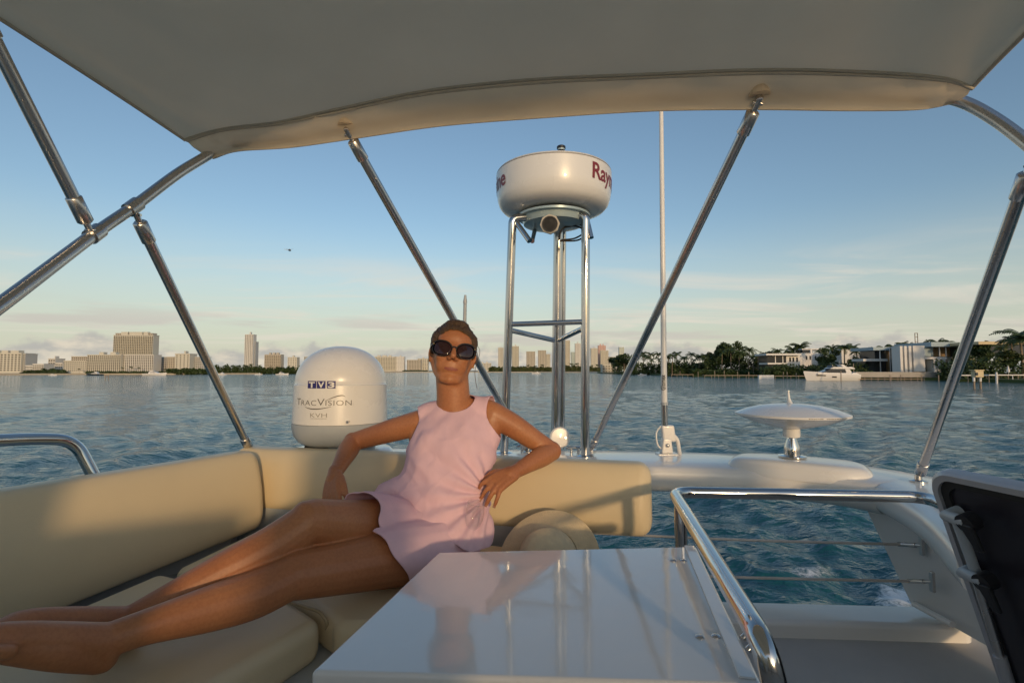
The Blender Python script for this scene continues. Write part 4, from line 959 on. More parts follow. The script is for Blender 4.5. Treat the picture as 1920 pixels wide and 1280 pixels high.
legs(Rhip, Rkn, Ran, Vector((-.4, -.5, .75)), W(60, 1180, y=1.08), W(-10, 1180, y=1.01), W(240, 1186, y=1.235))
legs(Lhip, Lkn, Lan, Vector((-.4, -.6, .6)), W(0, 1212, y=.95), W(-85, 1218, y=.885), W(190, 1232, y=1.09))
sk.ell(Pc + Vector((-.03, .05, -.02)), (.13, .10, .075)); sk.ell(Rhip, (.095, .095, .088)); sk.ell(Lhip, (.095, .095, .088))
# hands
NAILS = []
def hand(wr, X, Zd, Yt, flex, spread, scale=1.0, thumb=(24, 24)):
    X = X.normalized(); Zd = (Zd - X * Zd.dot(X)).normalized(); Yt = (Yt - X * Yt.dot(X) - Zd * Yt.dot(Zd)).normalized()
    def P(x, y, z): return wr + (X * x + Yt * y + Zd * z) * scale
    sk.limb([P(-.02, 0, 0), P(.02, 0, .002)], [.0235, .024])
    for y0, y1 in ((.016, .027), (.005, .009), (-.006, -.009), (-.015, -.027)):
        sk.limb([P(.005, y0, .001), P(.05, (y0 + y1) / 2, .004), P(.088, y1, .001)], [.0155, .0135, .0108], 12, 4)
    for (y0, ln, r, fx, sp) in zip((.028, .0095, -.0095, -.0275), (.073, .081, .074, .058), (.0088, .009, .0086, .0076), flex, spread):
        p = P(.088, y0, 0); d = (X * math.cos(R(sp)) + Yt * math.sin(R(sp))).normalized(); ax = Zd; pts = [p]; ang = 0
        for q_, (fr, fa) in enumerate(zip((.46, .30, .24), fx)):
            ang += fa; dd = d * math.cos(R(ang)) - ax * math.sin(R(ang)); p = p + dd * (ln * fr * scale); pts.append(p)
        up_ = (ax * math.cos(R(ang)) + d * math.sin(R(ang)))
        NAILS.append((pts[-1] + up_ * r * .62 - dd * .003, dd, up_, r * .8))
        sk.limb(pts, [r * 1.1, r, r * .92, r * .82], 12, 5)
    a, b = thumb; d = X * math.cos(R(a)) + Yt * math.sin(R(a)); p0 = P(.018, .020, -.008)
    p1 = p0 + d * .045; d2 = (X * math.cos(R(a - 18)) + Yt * math.sin(R(a - 18)) - Zd * math.sin(R(b))).normalized(); p2 = p1 + d2 * .032; p3 = p2 + (d2 - Zd * .3).normalized() * .024
    sk.limb([p0, p1, p2, p3], [.0165, .0125, .0105, .0088], 12, 4)
hand(Rwr, W(620, 944, y=1.74) - Rwr, Vector((-.25, -1, .1)), Vector((1, -.1, 0)), ((14, 18, 12), (16, 20, 12), (18, 22, 12), (22, 22, 14)), (5, 1, -3, -8))
hand(Lwr, W(905, 921, y=1.705) - Lwr, Vector((.12, -.8, .75)), Vector((-.5, -.15, .8)), ((38, 42, 22), (40, 26, 14), (38, 24, 12), (36, 22, 12)), (14, -4, -16, -32), thumb=(30, 55))
V, Nn, T = sk.remesh(.0036, 5, .45)
def relax(V, T, sel, it):
    E = np.unique(np.sort(np.concatenate([T[:, [0, 1]], T[:, [1, 2]], T[:, [2, 0]]]), 1), axis=0); E = E[sel[E].any(1)]
    for _ in range(it):
        S = np.zeros_like(V); C = np.zeros(len(V))
        for a, b in ((0, 1), (1, 0)): np.add.at(S, E[:, a], V[E[:, b]]); np.add.at(C, E[:, a], 1)
        m_ = sel & (C > 2); V[m_] = V[m_] * .45 + .55 * (S[m_] / C[m_][:, None])
    return V
_l = (V - np.array(HC)) @ np.array([hr, hu, hf]).T / HS
_feat = (np.abs(_l[:, 0]) < .032) & (_l[:, 2] > .068) & (_l[:, 1] < .012) & (_l[:, 1] > -.086) | (np.abs(_l[:, 0]) > .074)
_head = (np.linalg.norm(_l, axis=1) < .16) & (_l[:, 1] > -.15)
V = relax(V, T, _head & ~_feat, 12)
V = relax(V, T, _head, 2)
_t = np.linalg.norm(V - np.array(W(846, 830, y=1.9)), axis=1) < .26
V = relax(V, T, _t & ~_head, 10)
woman = thing('person', 'woman in sleeveless pink outfit and sunglasses reclining on the sofa, legs stretched out', 'person', (Pc.x, Pc.y, CZ - .65))
hm = np.array([hr, hu, hf]) / HS; loc = (V - np.array(HC)) @ hm.T
lipmask = ((loc[:, 0] / .0260) ** 2 + ((loc[:, 1] + .0695) / .0080) ** 2 < 1) & (loc[:, 2] > .062)
mi = lipmask[T].all(1).astype(int)
mesh_obj('body', V, T, [M['skin'], M['lips']], woman, mi)
for c_, d, u, r in NAILS:
    s_ = d.cross(u); MB().add([c_ + d * (a * r * 1.2) + s_ * (b * r * .8) + u * (-.22 * r * b * b) for a in (-1, 0, 1) for b in (-1, 0, 1)], [(0, 1, 4, 3), (1, 2, 5, 4), (3, 4, 7, 6), (4, 5, 8, 7)]).build('fingernail', M['nail'], woman, smooth=180, solid=.0012)
# ---- hair: swept back, cut along the hairline
hb_ = Blob()
hb_.ell(H(0, .036, -.026), (.0845, .094, .100), HB); hb_.ell(H(0, .000, -.060), (.072, .075, .068), HB); hb_.ell(H(0, -.006, -.046), (.0865, .068, .050), HB)
hb_.ell(H(.055, .045, -.005), (.030, .046, .050), HB); hb_.ell(H(-.055, .045, -.005), (.030, .046, .050), HB)
hb_.ell(H(0, .098, .010), (.050, .030, .050), HB); hb_.ell(H(0, .060, .026), (.066, .046, .053), HB); hb_.ell(H(.062, .020, .012), (.022, .040, .034), HB); hb_.ell(H(-.062, .020, .012), (.022, .040, .034), HB); hb_.ell(H(.004, .060, -.125), (.040, .040, .036), HB); hb_.ell(H(0, .108, -.020), (.050, .026, .05), HB)
Vh, Nh, Th = hb_.remesh(.0032, 22, .5)
lc_ = (Vh - np.array(HC)) @ hm.T
g = np.empty(len(Vh))
for i, p in enumerate(lc_):
    a = math.atan2(p[0], p[1] + .02) * 14
    g[i] = .0016 * mnoise.noise((a * 1.4, p[2] * 9, p[1] * 4)) + .0018 * mnoise.noise((a * 3.6, p[2] * 14, 3.1))
Vh = Vh + Nh * g[:, None]
wv = np.array([.006 * mnoise.noise((p[0] * 60, p[1] * 60, 1.7)) for p in lc_])
fh = .82 * lc_[:, 1] - lc_[:, 2] + .014 + 2.6 * np.abs(lc_[:, 0]) ** 1.6 * 0 + wv + np.where(lc_[:, 1] < .0, .3 * lc_[:, 1], 0)
Vc, Tc = clip(Vh, Th, fh)
hair = mesh_obj('hair', Vc, Tc, [M['hair']], woman, None, .004, -1)
rngh = random.Random(4)
def strand(pts, r=.0007, nm='hair_strand'): MB().tube(spline(pts, 6), [r] * (6 * (len(pts) - 1)) + [r * .4], 5).build(nm, M['hair'], hair, smooth=180)
strand([H(.080, .03, .0), H(.091, .005, .01), H(.088, -.05, .012), H(.094, -.085, .016), H(.104, -.115, .014)], .0011)
strand([H(.079, .05, .0), H(.094, .03, .012), H(.095, .0, .014), H(.082, -.03, .010)], .0009)
strand([H(-.076, .02, .0), H(-.083, -.01, .005), H(-.080, -.05, .002)], .0008)
mbs = MB(); Vk = Vh[fh > 0]; Nk = Nh[fh > 0]; lk = lc_[fh > 0]; fk = fh[fh > 0]
edge_i = np.where((fk < .010) & (lk[:, 1] > -.01))[0]; any_i = np.arange(len(Vk))
for k in range(620):
    i0 = int(rngh.choice(edge_i)) if k < 330 else int(rngh.choice(any_i)); p = Vector(Vk[i0]); n0 = Vector(Nk[i0]); sx = lk[i0][0]
    bk = (-hf * .8 + hu * (.55 if lk[i0][1] > .0 else .1) - hr * (sx * 2.0 * rngh.uniform(.2, 1.0))).normalized(); lift_ = rngh.uniform(.0004, .0017)
    pts = [p - bk * rngh.uniform(.003, .010) - n0 * .0035] if k < 330 else []
    pts.append(p + n0 * lift_); st_ = rngh.uniform(.008, .014)
    for q_ in range(5):
        g_ = p + bk * st_; m_ = int(np.argmin(((Vk - np.array(g_)) ** 2).sum(1))); p = Vector(Vk[m_]); n0 = Vector(Nk[m_]); pts.append(p + n0 * (lift_ if q_ < 4 else -.001)); bk = (bk - n0 * bk.dot(n0)).normalized()
    P3 = spline(pts, 3); mbs.tube(P3, [.0003] + [rngh.uniform(.0006, .0011)] * (len(P3) - 2) + [.0003], 4)
tag(mbs.build('hair_strands', M['hair'], hair, smooth=180), kind='stuff')
for k in range(9):
    a = rngh.uniform(-.9, .9); b0 = Vector((math.sin(a) * .085, .036 + math.cos(a) * .096, rngh.uniform(-.04, .02)))
    strand([H(*b0), H(b0.x * 1.05 + rngh.uniform(-.01, .01), b0.y + rngh.uniform(.004, .010), b0.z - .015), H(b0.x * 1.06 + rngh.uniform(-.02, .02), b0.y + rngh.uniform(.0, .009), b0.z - .035)], .0005)
for s_ in (-1, 1): MB().lathe([(.0005, -.004), (.003, -.003), (.004, 0), (.003, .003), (.0005, .004)], H(s_ * .0815, -.037, -.001), seg=10).build('earring', M['gold'], woman, smooth=80)
# ---- tunic
tn = Blob()
add_r = [(.068, .050), (.060, .044), (.047, .036), (.044, .030), (.030, .022), (.016, .014), (.017, .013), (.016, .012), (.012, .010)]
tkeys = [(k[0], k[1], k[2], k[3] + a[0], k[4] + a[1]) for k, a in zip(keys, add_r)]
tkeys[0] = (W(806, 1034, y=1.75), tkeys[0][1], tkeys[0][2], .200, .150)
tn.oval(tkeys, seg=36)
for s_ in (-1, 1): tn.ell(W(846 + s_ * 33, 842, y=1.865), (.070, .060, .072))
tn.limb([W(851, 768, y=1.972), Rsh + Vector((.02, 0, .012))], [.056, .055]); tn.limb([W(852, 768, y=1.972), Lsh + Vector((-.02, 0, .012))], [.056, .055])
tn.limb([Lsh + Vector((-.01, .0, -.02)), W(902, 850, y=1.90)], [.060, .055]); tn.limb([Rsh + Vector((.01, .0, -.02)), W(787, 850, y=1.93)], [.056, .052])
tn.limb([W(785, 905, y=1.86), W(735, 928, y=1.86), W(690, 950, y=1.82)], [.060, .052, .034])
Vt, Nt, Tt = tn.remesh(.0055, 26, .5)
fold = np.empty(len(Vt)); KK = W(918, 930, y=1.75)
for i, p in enumerate(Vt):
    x, y, z = p[0], p[1], p[2] - CZ
    low = max(0, min(1, (-.22 - z) / .25)); mid = math.exp(-((z + .36) / .10) ** 2)
    u = x * .75 - z * .65 ; v = x * .65 + z * .75
    w = mnoise.noise((x * 5, y * 5, z * 5))
    xk, zk = x - KK.x, z - (KK.z - CZ); rk = math.hypot(xk, zk); ak = math.atan2(zk, xk)
    drag = .0075 * math.sin(ak * 17 + 2.6 * w) * math.exp(-rk * 3.2) * min(1, rk / .06)
    n1 = mnoise.noise((u * 11, v * 15 + 3, y * 6)); n2 = mnoise.noise((u * 19 + 4, v * 9, y * 6))
    fold[i] = drag + (.0018 * max(0, 1 - abs(n1) * 5) + .0012 * max(0, 1 - abs(n2) * 6)) * (.25 + .75 * max(0, min(1, (-.16 - z) / .12))) + low * (.0085 * math.sin(v * 62 + 4 * w) * (.4 + .6 * mnoise.noise((x * 4 + 9, y * 4, z * 4)))) + .0055 * mid * mnoise.noise((u * 9, v * 34, 2.0)) + .0030 * mnoise.noise((x * 22, y * 22, z * 8)) + .0045 * mnoise.noise((u * 26, v * 7, 5.0)) * (1 - low)
Vt = Vt + Nt * fold[:, None]
P_ = Vt - np.array([0, 0, CZ])
def sph(c, r): c = np.array(c); return np.linalg.norm(Vt - c, axis=1) - r
neckc = W(851, 727, y=1.90); fN = sph(neckc, .090)
out_l = lat
fA = sph(Lsh + out_l * .085 + Vector((0, -.02, .00)), .112); fB = sph(Rsh - out_l * .080 + Vector((0, -.02, .00)), .104)
hemz = []
for p in Vt:
    q_ = .005 * math.sin(p[0] * 40) + .004 * math.sin(p[0] * 90 + 1)
    px_ = 960 + p[0] / p[1] * F; py_ = 693 - (p[2] - CZ) / p[1] * F
    hemz.append((p[2] - CZ) + .545 + .20 * (p[0] + .22) + q_)
fH = np.array(hemz)
f_ = np.minimum(np.minimum(fN, fH), np.minimum(fA, fB))
Vc, Tc = clip(Vt, Tt, f_)
mesh_obj('tunic', Vc, Tc, [M['linen']], woman, None, .0032, 0)
# ---- shorts
sb_ = Blob()
sb_.ell(Pc + Vector((0, 0, .005)), (.165, .135, .12)); sb_.ell(Pc + Vector((-.03, .05, -.02)), (.145, .115, .085))
rd_, ld_ = (Rkn - Rhip), (Lkn - Lhip)
sb_.limb([Rhip, Rhip + rd_ * .3, Rhip + rd_ * .62], [.105, .104, .102]); sb_.limb([Lhip, Lhip + ld_ * .3, Lhip + ld_ * .62], [.105, .103, .100])
Vs, Ns, Ts = sb_.remesh(.0055, 8, .5)
fs_ = np.empty(len(Vs)); fc = np.empty(len(Vs))
rn, ln_ = rd_.normalized(), ld_.normalized()
for i, p in enumerate(Vs):
    p = Vector(p); w = mnoise.noise(p * 6)
    fs_[i] = .006 * math.sin((p.x * .5 - p.y * .3 + p.z) * 75 + 3 * w) * (.5 + .5 * w) + .004 * mnoise.noise(p * 18)
    tr_, tl_ = (p - Rhip).dot(rn) / rd_.length, (p - Lhip).dot(ln_) / ld_.length
    cR = ((p - Rhip) - rn * (p - Rhip).dot(rn)).length; cL = ((p - Lhip) - ln_ * (p - Lhip).dot(ln_)).length
    slantR = .05 * (p.z - Rhip.z) / .1; slantL = .12 * (p.z - Lhip.z) / .1
    wv_ = .012 * math.sin(p.z * 55 + p.y * 30)
    fR = .60 + slantR * .4 + wv_ - tr_; fL = .43 + slantL + wv_ - tl_
    fc[i] = fR if cR < cL else fL
Vs = Vs + Ns * fs_[:, None]
Vc, Tc = clip(Vs, Ts, fc)
mesh_obj('shorts', Vc, Tc, [M['linen']], woman, None, .0032, 0)

# ---- sunglasses
sg = thing('sunglasses', 'large dark cat-eye sunglasses on the face of the woman', 'sunglasses', tuple(H(0, 0, .1)))
def lens_pt(s_, a, k=1.0, dz=0.0):
    ca, sa = math.cos(a), math.sin(a)
    x = .0335 * math.copysign(abs(ca) ** .80, ca) * k; y = .0265 * math.copysign(abs(sa) ** .85, sa) * k
    y += .0055 * (x / .0335) * (1 if y > 0 else .35)           # outer corner lifted
    X_ = s_ * (.0405 + x); zz_ = .1005 - 5.2 * X_ * X_ - .10 * (y + .0) + dz
    return H(X_, y - .004, zz_)
n_ = 40
for s_ in (-1, 1):
    rim = [lens_pt(s_, 2 * math.pi * k / n_) for k in range(n_)]
    mb = MB(); RRi = []
    for k in range(n_):
        a = 2 * math.pi * k / n_; th = .0026 + .0030 * max(0, math.sin(a)) 
        p = lens_pt(s_, a); th *= .6; o_ = (lens_pt(s_, a, 1.1) - p).normalized(); RRi.append([p - o_ * th * .5 + hf * .0022, p + o_ * th + hf * .0022, p + o_ * th - hf * .0022, p - o_ * th * .5 - hf * .0022])
    mb.rings(RRi, closed=True); mb.build('rim', M['black_plastic'], sg, smooth=60)
    rows_ = [[lens_pt(s_, 2 * math.pi * k / n_, t, .003 * (1 - t * t)) for k in range(n_)] for t in (.99, .75, .5, .25, .02)]
    mb = MB(); mb.rings(rows_); mb.build('lens', M['lens'], sg, smooth=180)
    c0 = lens_pt(s_, .35, 1.0); MB().tube([c0 - hf * .002, H(s_ * .080, .012, .045), H(s_ * .0825, .010, .0), H(s_ * .081, -.004, -.022)], [.0034, .0030, .0026, .002], 10).build('temple', M['black_plastic'], sg, smooth=80)
    MB().lathe([(.0015, -.003), (.0022, 0), (.0015, .003)], c0 + hf * .003, axis=hr, seg=10).build('hinge_stud', M['gold'], sg, smooth=80)
MB().tube(spline([lens_pt(-1, math.pi - .35), H(0, .004, .1045), lens_pt(1, math.pi - .35)], 6), .0024, 10).build('bridge', M['black_plastic'], sg, smooth=80)

# ---- glass held by its rim
wg = thing('drinking_glass', 'clear stemmed glass dangling from the fingers of the woman', 'glass', tuple(W(884, 1026, y=1.665)))
gt, gb = W(893, 942, y=1.675), W(880, 1036, y=1.69); gax = (gt - gb).normalized(); gl = (gt - gb).length
MB().lathe([(.026, .001), (.006, .004), (.0035, .012), (.003, gl * .40), (.008, gl * .46), (.022, gl * .55), (.029, gl * .68), (.030, gl * .82), (.0275, gl)], gb, axis=gax, seg=40).build('bowl', M['glass_clear'], wg, smooth=60)
del_ = wg.children[0].data; bm = bmesh.new(); bm.from_mesh(del_); bm.faces.ensure_lookup_table(); bmesh.ops.delete(bm, geom=[f for f in bm.faces if len(f.verts) > 4], context='FACES'); bm.to_mesh(del_); bm.free()
gq = Vector((0, 0, 1)).rotation_difference(gax); MB().rings([[gt + gq @ Vector(((.0277 + .0008 * math.cos(b)) * math.cos(a), (.0277 + .0008 * math.cos(b)) * math.sin(a), .0008 * math.sin(b))) for b in (0, 1.57, 3.14, 4.71)] for a in [2 * math.pi * k / 40 for k in range(40)]], closed=True).build('rim', M['glass_clear'], wg, smooth=60)

# ------------------------------------------------------------------ far shores
LAND = 1.0 - CZ
def shore(keys, depth, m='sand', top=1.0):
    """keys: (px, py) of the waterline"""
    fr = [W(a, b, z=-CZ) for a, b in keys]; bk = [p + Vector((p.x, p.y, 0)).normalized() * depth for p in fr]
    n = len(fr); mb = MB()
    rows = [[Vector((p.x, p.y, -.8)) for p in fr], [Vector((p.x, p.y, top)) for p in fr], [Vector((p.x, p.y, top + .6)) for p in bk], [Vector((p.x, p.y, -.8)) for p in bk]]
    mb.grid(rows); o = mb.build('shore', M[m]); tag(o, kind='structure'); return o
shore([(-500, 706), (0, 703), (160, 702), (300, 702), (420, 701.5), (560, 700.6)], 700)
shore([(540, 699.3), (700, 698.3), (800, 697.9), (930, 697.6)], 900)
shore([(905, 698.0), (1000, 698.0), (1100, 698.4), (1160, 699.5)], 500)
shore([(1120, 699.6), (1190, 701.5), (1300, 706), (1400, 707.5), (1500, 709.5), (1600, 711.5), (1700, 712.5), (1790, 713.5)], 400, 'lawn')
shore([(1790, 715.0), (1850, 716), (1920, 718), (2300, 730)], 400, 'lawn')

def quadbox(mb, c, d): mb.box(c, d)
def tower(label, px0, px1, pyt, d, m, cols, rows, wfill=(.55, .5), side=0, cap=0, bal=False, pyb=697, name='building', dep=11, extra=None, stuff_name='windows', wm='b_window', skip_low=1):
    """block facing the water: wall, recess-dark windows, optional balcony slabs and roof room"""
    x0, x1 = (px0 - 960) / F * d, (px1 - 960) / F * d; zb = .9; zt = W(960, pyt, y=d).z; h = zt - zb; w = x1 - x0
    t = thing(name, label, 'building', ((x0 + x1) / 2, d, zb))
    wall = MB().box(((x0 + x1) / 2, d + dep / 2, zb + h / 2), (w, dep, h)); wall.build('wall', M[m], t)
    mb = MB(); cw, rh = w / cols, h / rows
    for i in range(cols):
        for j in range(skip_low, rows):
            mb.box((x0 + (i + .5) * cw, d - .02, zb + (j + .45) * rh), (cw * wfill[0], .25, rh * wfill[1]))
    tag(mb.build(stuff_name, M[wm], t), kind='stuff')
    if bal:
        mb = MB()
        for j in range(skip_low, rows): mb.box(((x0 + x1) / 2, d - .5, zb + j * rh), (w * .985, 1.4, rh * .16))
        tag(mb.build('balconies', M[m], t), kind='stuff')
    if side:                                    # the wall seen in shade: windows on it too
        mb = MB(); xs = x1 if side > 0 else x0
        for i in range(4):
            for j in range(1, rows): mb.box((xs, d + (i + .5) * dep / 4, zb + (j + .45) * rh), (.3, dep / 4 * .5, rh * .5))
        tag(mb.build('side_windows', M[wm], t), kind='stuff')
    mb = MB(); mb.box(((x0 + x1) / 2, d + dep / 2, zt + .35), (w + .5, dep + .5, .7)); rf = mb.build('roof', M[m], t)
    if cap:
        rnd = random.Random(int(px0 * 7))
        for q_ in range(cap):
            cxp = x0 + w * (.15 + .7 * (q_ + .5) / cap); MB().box((cxp, d + dep * .5, zt + .7 + h * .02 + .9), (w * rnd.uniform(.08, .2), dep * .4, h * .04 + 1.8)).build('roof_room', M[m], rf)
    return t
D = 470; DEP = 9
tower('pale slab block of flats at the far left edge of the skyline', -40, 40, 663, D, 'b_cream', 12, 9, (.5, .55), cap=3, dep=14)
tower('narrow end face of the far left slab, its shade given as grey', 40.5, 48, 664, D + 2, 'b_grey', 3, 9, (.5, .5), dep=12)  # side wall of the slab, with its shade put into the grey
tower('low white waterfront hall right of the far left slab', 49, 62, 686, D, 'b_white', 5, 3)
tower('low two-storey white boathouse between slab and hotel', 62.5, 83, 683, D, 'b_white', 6, 4, bal=True)
tower('small square white block with dark top window left of the hotel', 91, 104, 673, D + 30, 'b_white', 3, 5, cap=1)
tower('low white wing beside the small square block', 104.5, 118, 681, D + 26, 'b_white', 4, 4)
tower('stepped cream hotel wing left of the big tower', 120, 163, 677, D, 'b_cream', 11, 6, (.6, .4))
tower('cream upper storey set back behind the stepped hotel wing', 134, 165, 669, D + 40, 'b_tan', 8, 8)
tower('long eleven-storey apartment slab with vertical balcony strips', 164, 227, 666, D, 'b_cream', 17, 11, (.5, .78), cap=2)
tower('right half of the long apartment slab below the tower', 227.6, 288, 666, D + 3, 'b_white', 17, 11, (.5, .74), cap=0)
tower('broad twenty-storey apartment tower rising above the long slab', 211.5, 286, 629, D + 60, 'b_cream', 22, 22, (.5, .66), bal=True, cap=4, dep=9)
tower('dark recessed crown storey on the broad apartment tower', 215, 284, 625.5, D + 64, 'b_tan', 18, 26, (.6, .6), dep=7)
tower('grey apartment block right of the long slab', 288.6, 313, 670, D + 20, 'b_grey', 7, 9, (.55, .6))
tower('tan apartment block third right of the long slab', 313.5, 328, 670, D + 14, 'b_tan', 4, 9, (.4, .6))
tower('tall cream block with blank wall right of the long slab', 328.5, 356, 664, D + 8, 'b_cream', 4, 9, (.28, .5), cap=1)
tower('grey gridded block ending the left hotel row', 356.5, 383, 670, D + 16, 'b_grey', 7, 9, (.5, .55))
D = 860
tower('slender white residential tower standing alone on the left', 458, 474, 627.5, D, 'b_white', 5, 34, (.45, .55), cap=1)
tower('grey lower slice of the slender white tower', 474.2, 478.4, 641, D + 6, 'b_grey', 2, 28, (.5, .5))
tower('short wide tan block right of the slender tower', 496, 527, 665, D, 'b_tan', 9, 11, (.5, .5), cap=3, bal=True)
tower('small rounded cream block left of the satellite dome', 539.5, 557, 670, D, 'b_cream', 4, 9, (.3, .45), cap=1)
tower('grey block half hidden by the satellite dome', 570, 592, 669, D, 'b_grey', 6, 9, (.5, .5))
D = 1050
tower('broad cream apartment block right of the satellite dome', 698, 742, 669, D, 'b_cream', 14, 11, (.5, .5), bal=True, cap=3)
tower('blank-walled cream end of the broad block', 742.3, 758, 669, D + 4, 'b_white', 4, 11, (.25, .4), cap=1)
tower('tan slab between broad cream block and the head of the woman', 763, 790, 675, D, 'b_tan', 9, 9, (.5, .6))
tower('cream block just left of the woman', 783, 803, 672.5, D + 20, 'b_cream', 6, 9, (.45, .5), cap=1)
tower('low cream apartment row right of the woman', 896, 921, 681, D, 'b_cream', 9, 7, (.5, .5), cap=2)
D = 1500
tower('cream tower left of the left mast leg', 934, 944, 652, D, 'b_cream', 4, 24, (.5, .5), cap=1)
tower('cream tower just right of the left mast leg', 960, 973, 649, D, 'b_cream', 5, 26, (.5, .5), cap=1, bal=True)
tower('grey-beige tower left of centre between the mast legs', 987, 1003.5, 659, D, 'b_tan', 6, 20, (.5, .5))
tower('beige twin block left of the centre mast leg', 1009, 1024, 657, D, 'b_tan', 5, 21, (.5, .5))
tower('lower cream block touching the centre mast leg', 1024.5, 1032, 664, D + 10, 'b_cream', 3, 16)
tower('tall cream tower just right of the centre mast leg', 1057, 1069, 638, D, 'b_cream', 5, 32, (.45, .5), bal=True)
tower('small blue-grey tower between mast legs', 1071, 1078, 660, D, 'b_teal', 3, 18)
tower('white tower left of the right mast leg', 1078.5, 1089, 644, D, 'b_white', 4, 30, (.4, .5), cap=1)
tower('cream tower right of the right mast leg', 1108, 1121, 653, D, 'b_cream', 5, 24, (.45, .5), cap=1)
tower('tower with a reddish crown in the skyline', 1122, 1136, 648, D + 60, 'b_pink', 5, 27, (.45, .5), cap=2)
tower('bright cream tower before the reddish crowned one', 1126, 1141, 657, D, 'b_cream', 6, 22, (.45, .5), bal=True)
tower('squat brown block at the foot of the skyline', 1142, 1157, 669, D, 'b_grey', 6, 14, (.5, .5))
tower('pale teal glass tower at the right end of the skyline', 1161, 1170.5, 651, D, 'b_teal', 4, 26, (.6, .5))
# arched waterfront mansion and terrace house on the middle shore
D = 940
tower('waterfront mansion with tan walls left of the centre mast leg', 1025, 1041, 690, D, 'b_tan', 5, 2, (.45, .7), pyb=697, skip_low=0)
tower('waterfront mansion with arches right of the centre mast leg', 1052, 1070, 690, D, 'b_tan', 5, 2, (.45, .7), skip_low=0)
tower('white terraced villa beside the dark clump on the right shore', 1129, 1150, 684, 585, 'b_cream', 4, 3, (.7, .5), bal=True, skip_low=0)

# ------------------------------------------------------------------ trees
def make_palm(seed, h=10.0, nf=17, fl=3.4):
    rnd = random.Random(seed); root = thing('palm_tree', 'x', 'tree')
    bx, by = rnd.uniform(-.06, .06) * h, rnd.uniform(-.04, .04) * h
    pts = [Vector((bx * t * t, by * t * t, h * t)) for t in (0, .25, .5, .75, 1)]
    MB().tube(pts, [.26, .20, .17, .15, .17], 7).build('trunk', M['trunk'], root, smooth=60)
    mb = MB(); top = pts[-1]
    for k in range(nf):
        a = 2 * math.pi * (k + rnd.uniform(-.3, .3)) / nf; el = rnd.uniform(-.35, 1.15); L_ = fl * rnd.uniform(.8, 1.15)
        d = Vector((math.cos(a), math.sin(a), 0)); P = []; p = top.copy(); ang = el
        for q_ in range(8):
            P.append(p.copy()); p = p + (d * math.cos(ang) + Vector((0, 0, math.sin(ang)))) * (L_ / 7); ang -= rnd.uniform(.17, .30)
        sd = Vector((-d.y, d.x, 0))
        for q_ in range(7):
            for s_ in (-1, 1):
                for e in (0, .5):
                    b = P[q_].lerp(P[q_ + 1], e); t_ = (P[q_ + 1] - P[q_]).normalized(); ll = fl * .26 * math.sin(math.pi * (.15 + .8 * (q_ + e) / 7)); dr = Vector((0, 0, -.55 - rnd.uniform(0, .5)))
                    tip = b + (sd * s_ + t_ * .55 + dr).normalized() * ll; w_ = t_ * .11
                    mb.add([b - w_, b + w_, tip + w_ * .4, tip - w_ * .3], [(0, 1, 2, 3)])
        mb.tube(P, [.05] * 7 + [.015], 3)
    mb.build('crown', M['palm_leaf'], root); return root
def leafmass(mb, c, r, n, rnd, size=.7):
    for _ in range(n):
        while True:
            v = Vector((rnd.uniform(-1, 1), rnd.uniform(-1, 1), rnd.uniform(-1, 1)))
            if .25 < v.length < 1: break
        v = v * (.6 + .4 * rnd.random()) if rnd.random() < .4 else v.normalized() * rnd.uniform(.75, 1.08)
        p = Vector(c) + Vector((v.x * r[0], v.y * r[1], v.z * r[2])); a = Vector((rnd.uniform(-1, 1), rnd.uniform(-1, 1), rnd.uniform(-.6, .6))).normalized(); b = a.cross(Vector((rnd.uniform(-1, 1), rnd.uniform(-1, 1), rnd.uniform(-1, 1)))).normalized()
        s_ = size * rnd.uniform(.5, 1.2); mb.add([p - a * s_, p + b * s_ * .5, p + a * s_, p - b * s_ * .5], [(0, 1, 2, 3)])
def make_tree(seed, h=12.0, rx=4.5, m='leaf_dark'):
    rnd = random.Random(seed); root = thing('broadleaf_tree', 'x', 'tree')
    mb = MB(); mb.tube([(0, 0, 0), (.1, 0, h * .3), (.2, .1, h * .5)], [.35, .28, .2], 8)
    cl = []
    for k in range(11):
        a = rnd.uniform(0, 6.28); rr = rnd.uniform(.2, .85) * rx; c_ = Vector((rr * math.cos(a), rr * math.sin(a) * .8, h * rnd.uniform(.45, .88))); cl.append(c_)
        mb.tube([(.1, 0, h * rnd.uniform(.25, .45)), c_ * .6 + Vector((0, 0, h * .18)), c_], [.16, .1, .04], 5)
    mb.build('trunk', M['trunk'], root, smooth=60)
    mb = MB()
    for c_ in cl: leafmass(mb, c_, (rx * rnd.uniform(.28, .45), rx * .36, h * rnd.uniform(.09, .15)), 230, rnd, .55)
    mb.build('crown', M[m], root); return root
palms = [make_palm(11, 10, 18, 3.3), make_palm(23, 10, 15, 3.8), make_palm(37, 10, 20, 3.0), make_palm(41, 10, 16, 3.6)]
trees = [make_tree(3, 12, 4.6), make_tree(8, 12, 5.2), make_tree(15, 12, 4.2, 'leaf_olive')]
used = set(); prnd = random.Random(77)
def place(proto, px, pytop, d, label, group, H0, wide=1.0, rz=None, base=.9):
    c_ = proto if id(proto) not in used else copy_tree(proto); used.add(id(proto))
    zt = W(px, pytop, y=d).z; sc = max(.2, (zt - base) / H0)
    c_.location = ((px - 960) / F * d, d, base); c_.scale = (sc * wide, sc * wide, sc); c_.rotation_euler = (0, 0, prnd.uniform(0, 6.28) if rz is None else rz)
    c_['label'] = label; c_['group'] = group; return c_
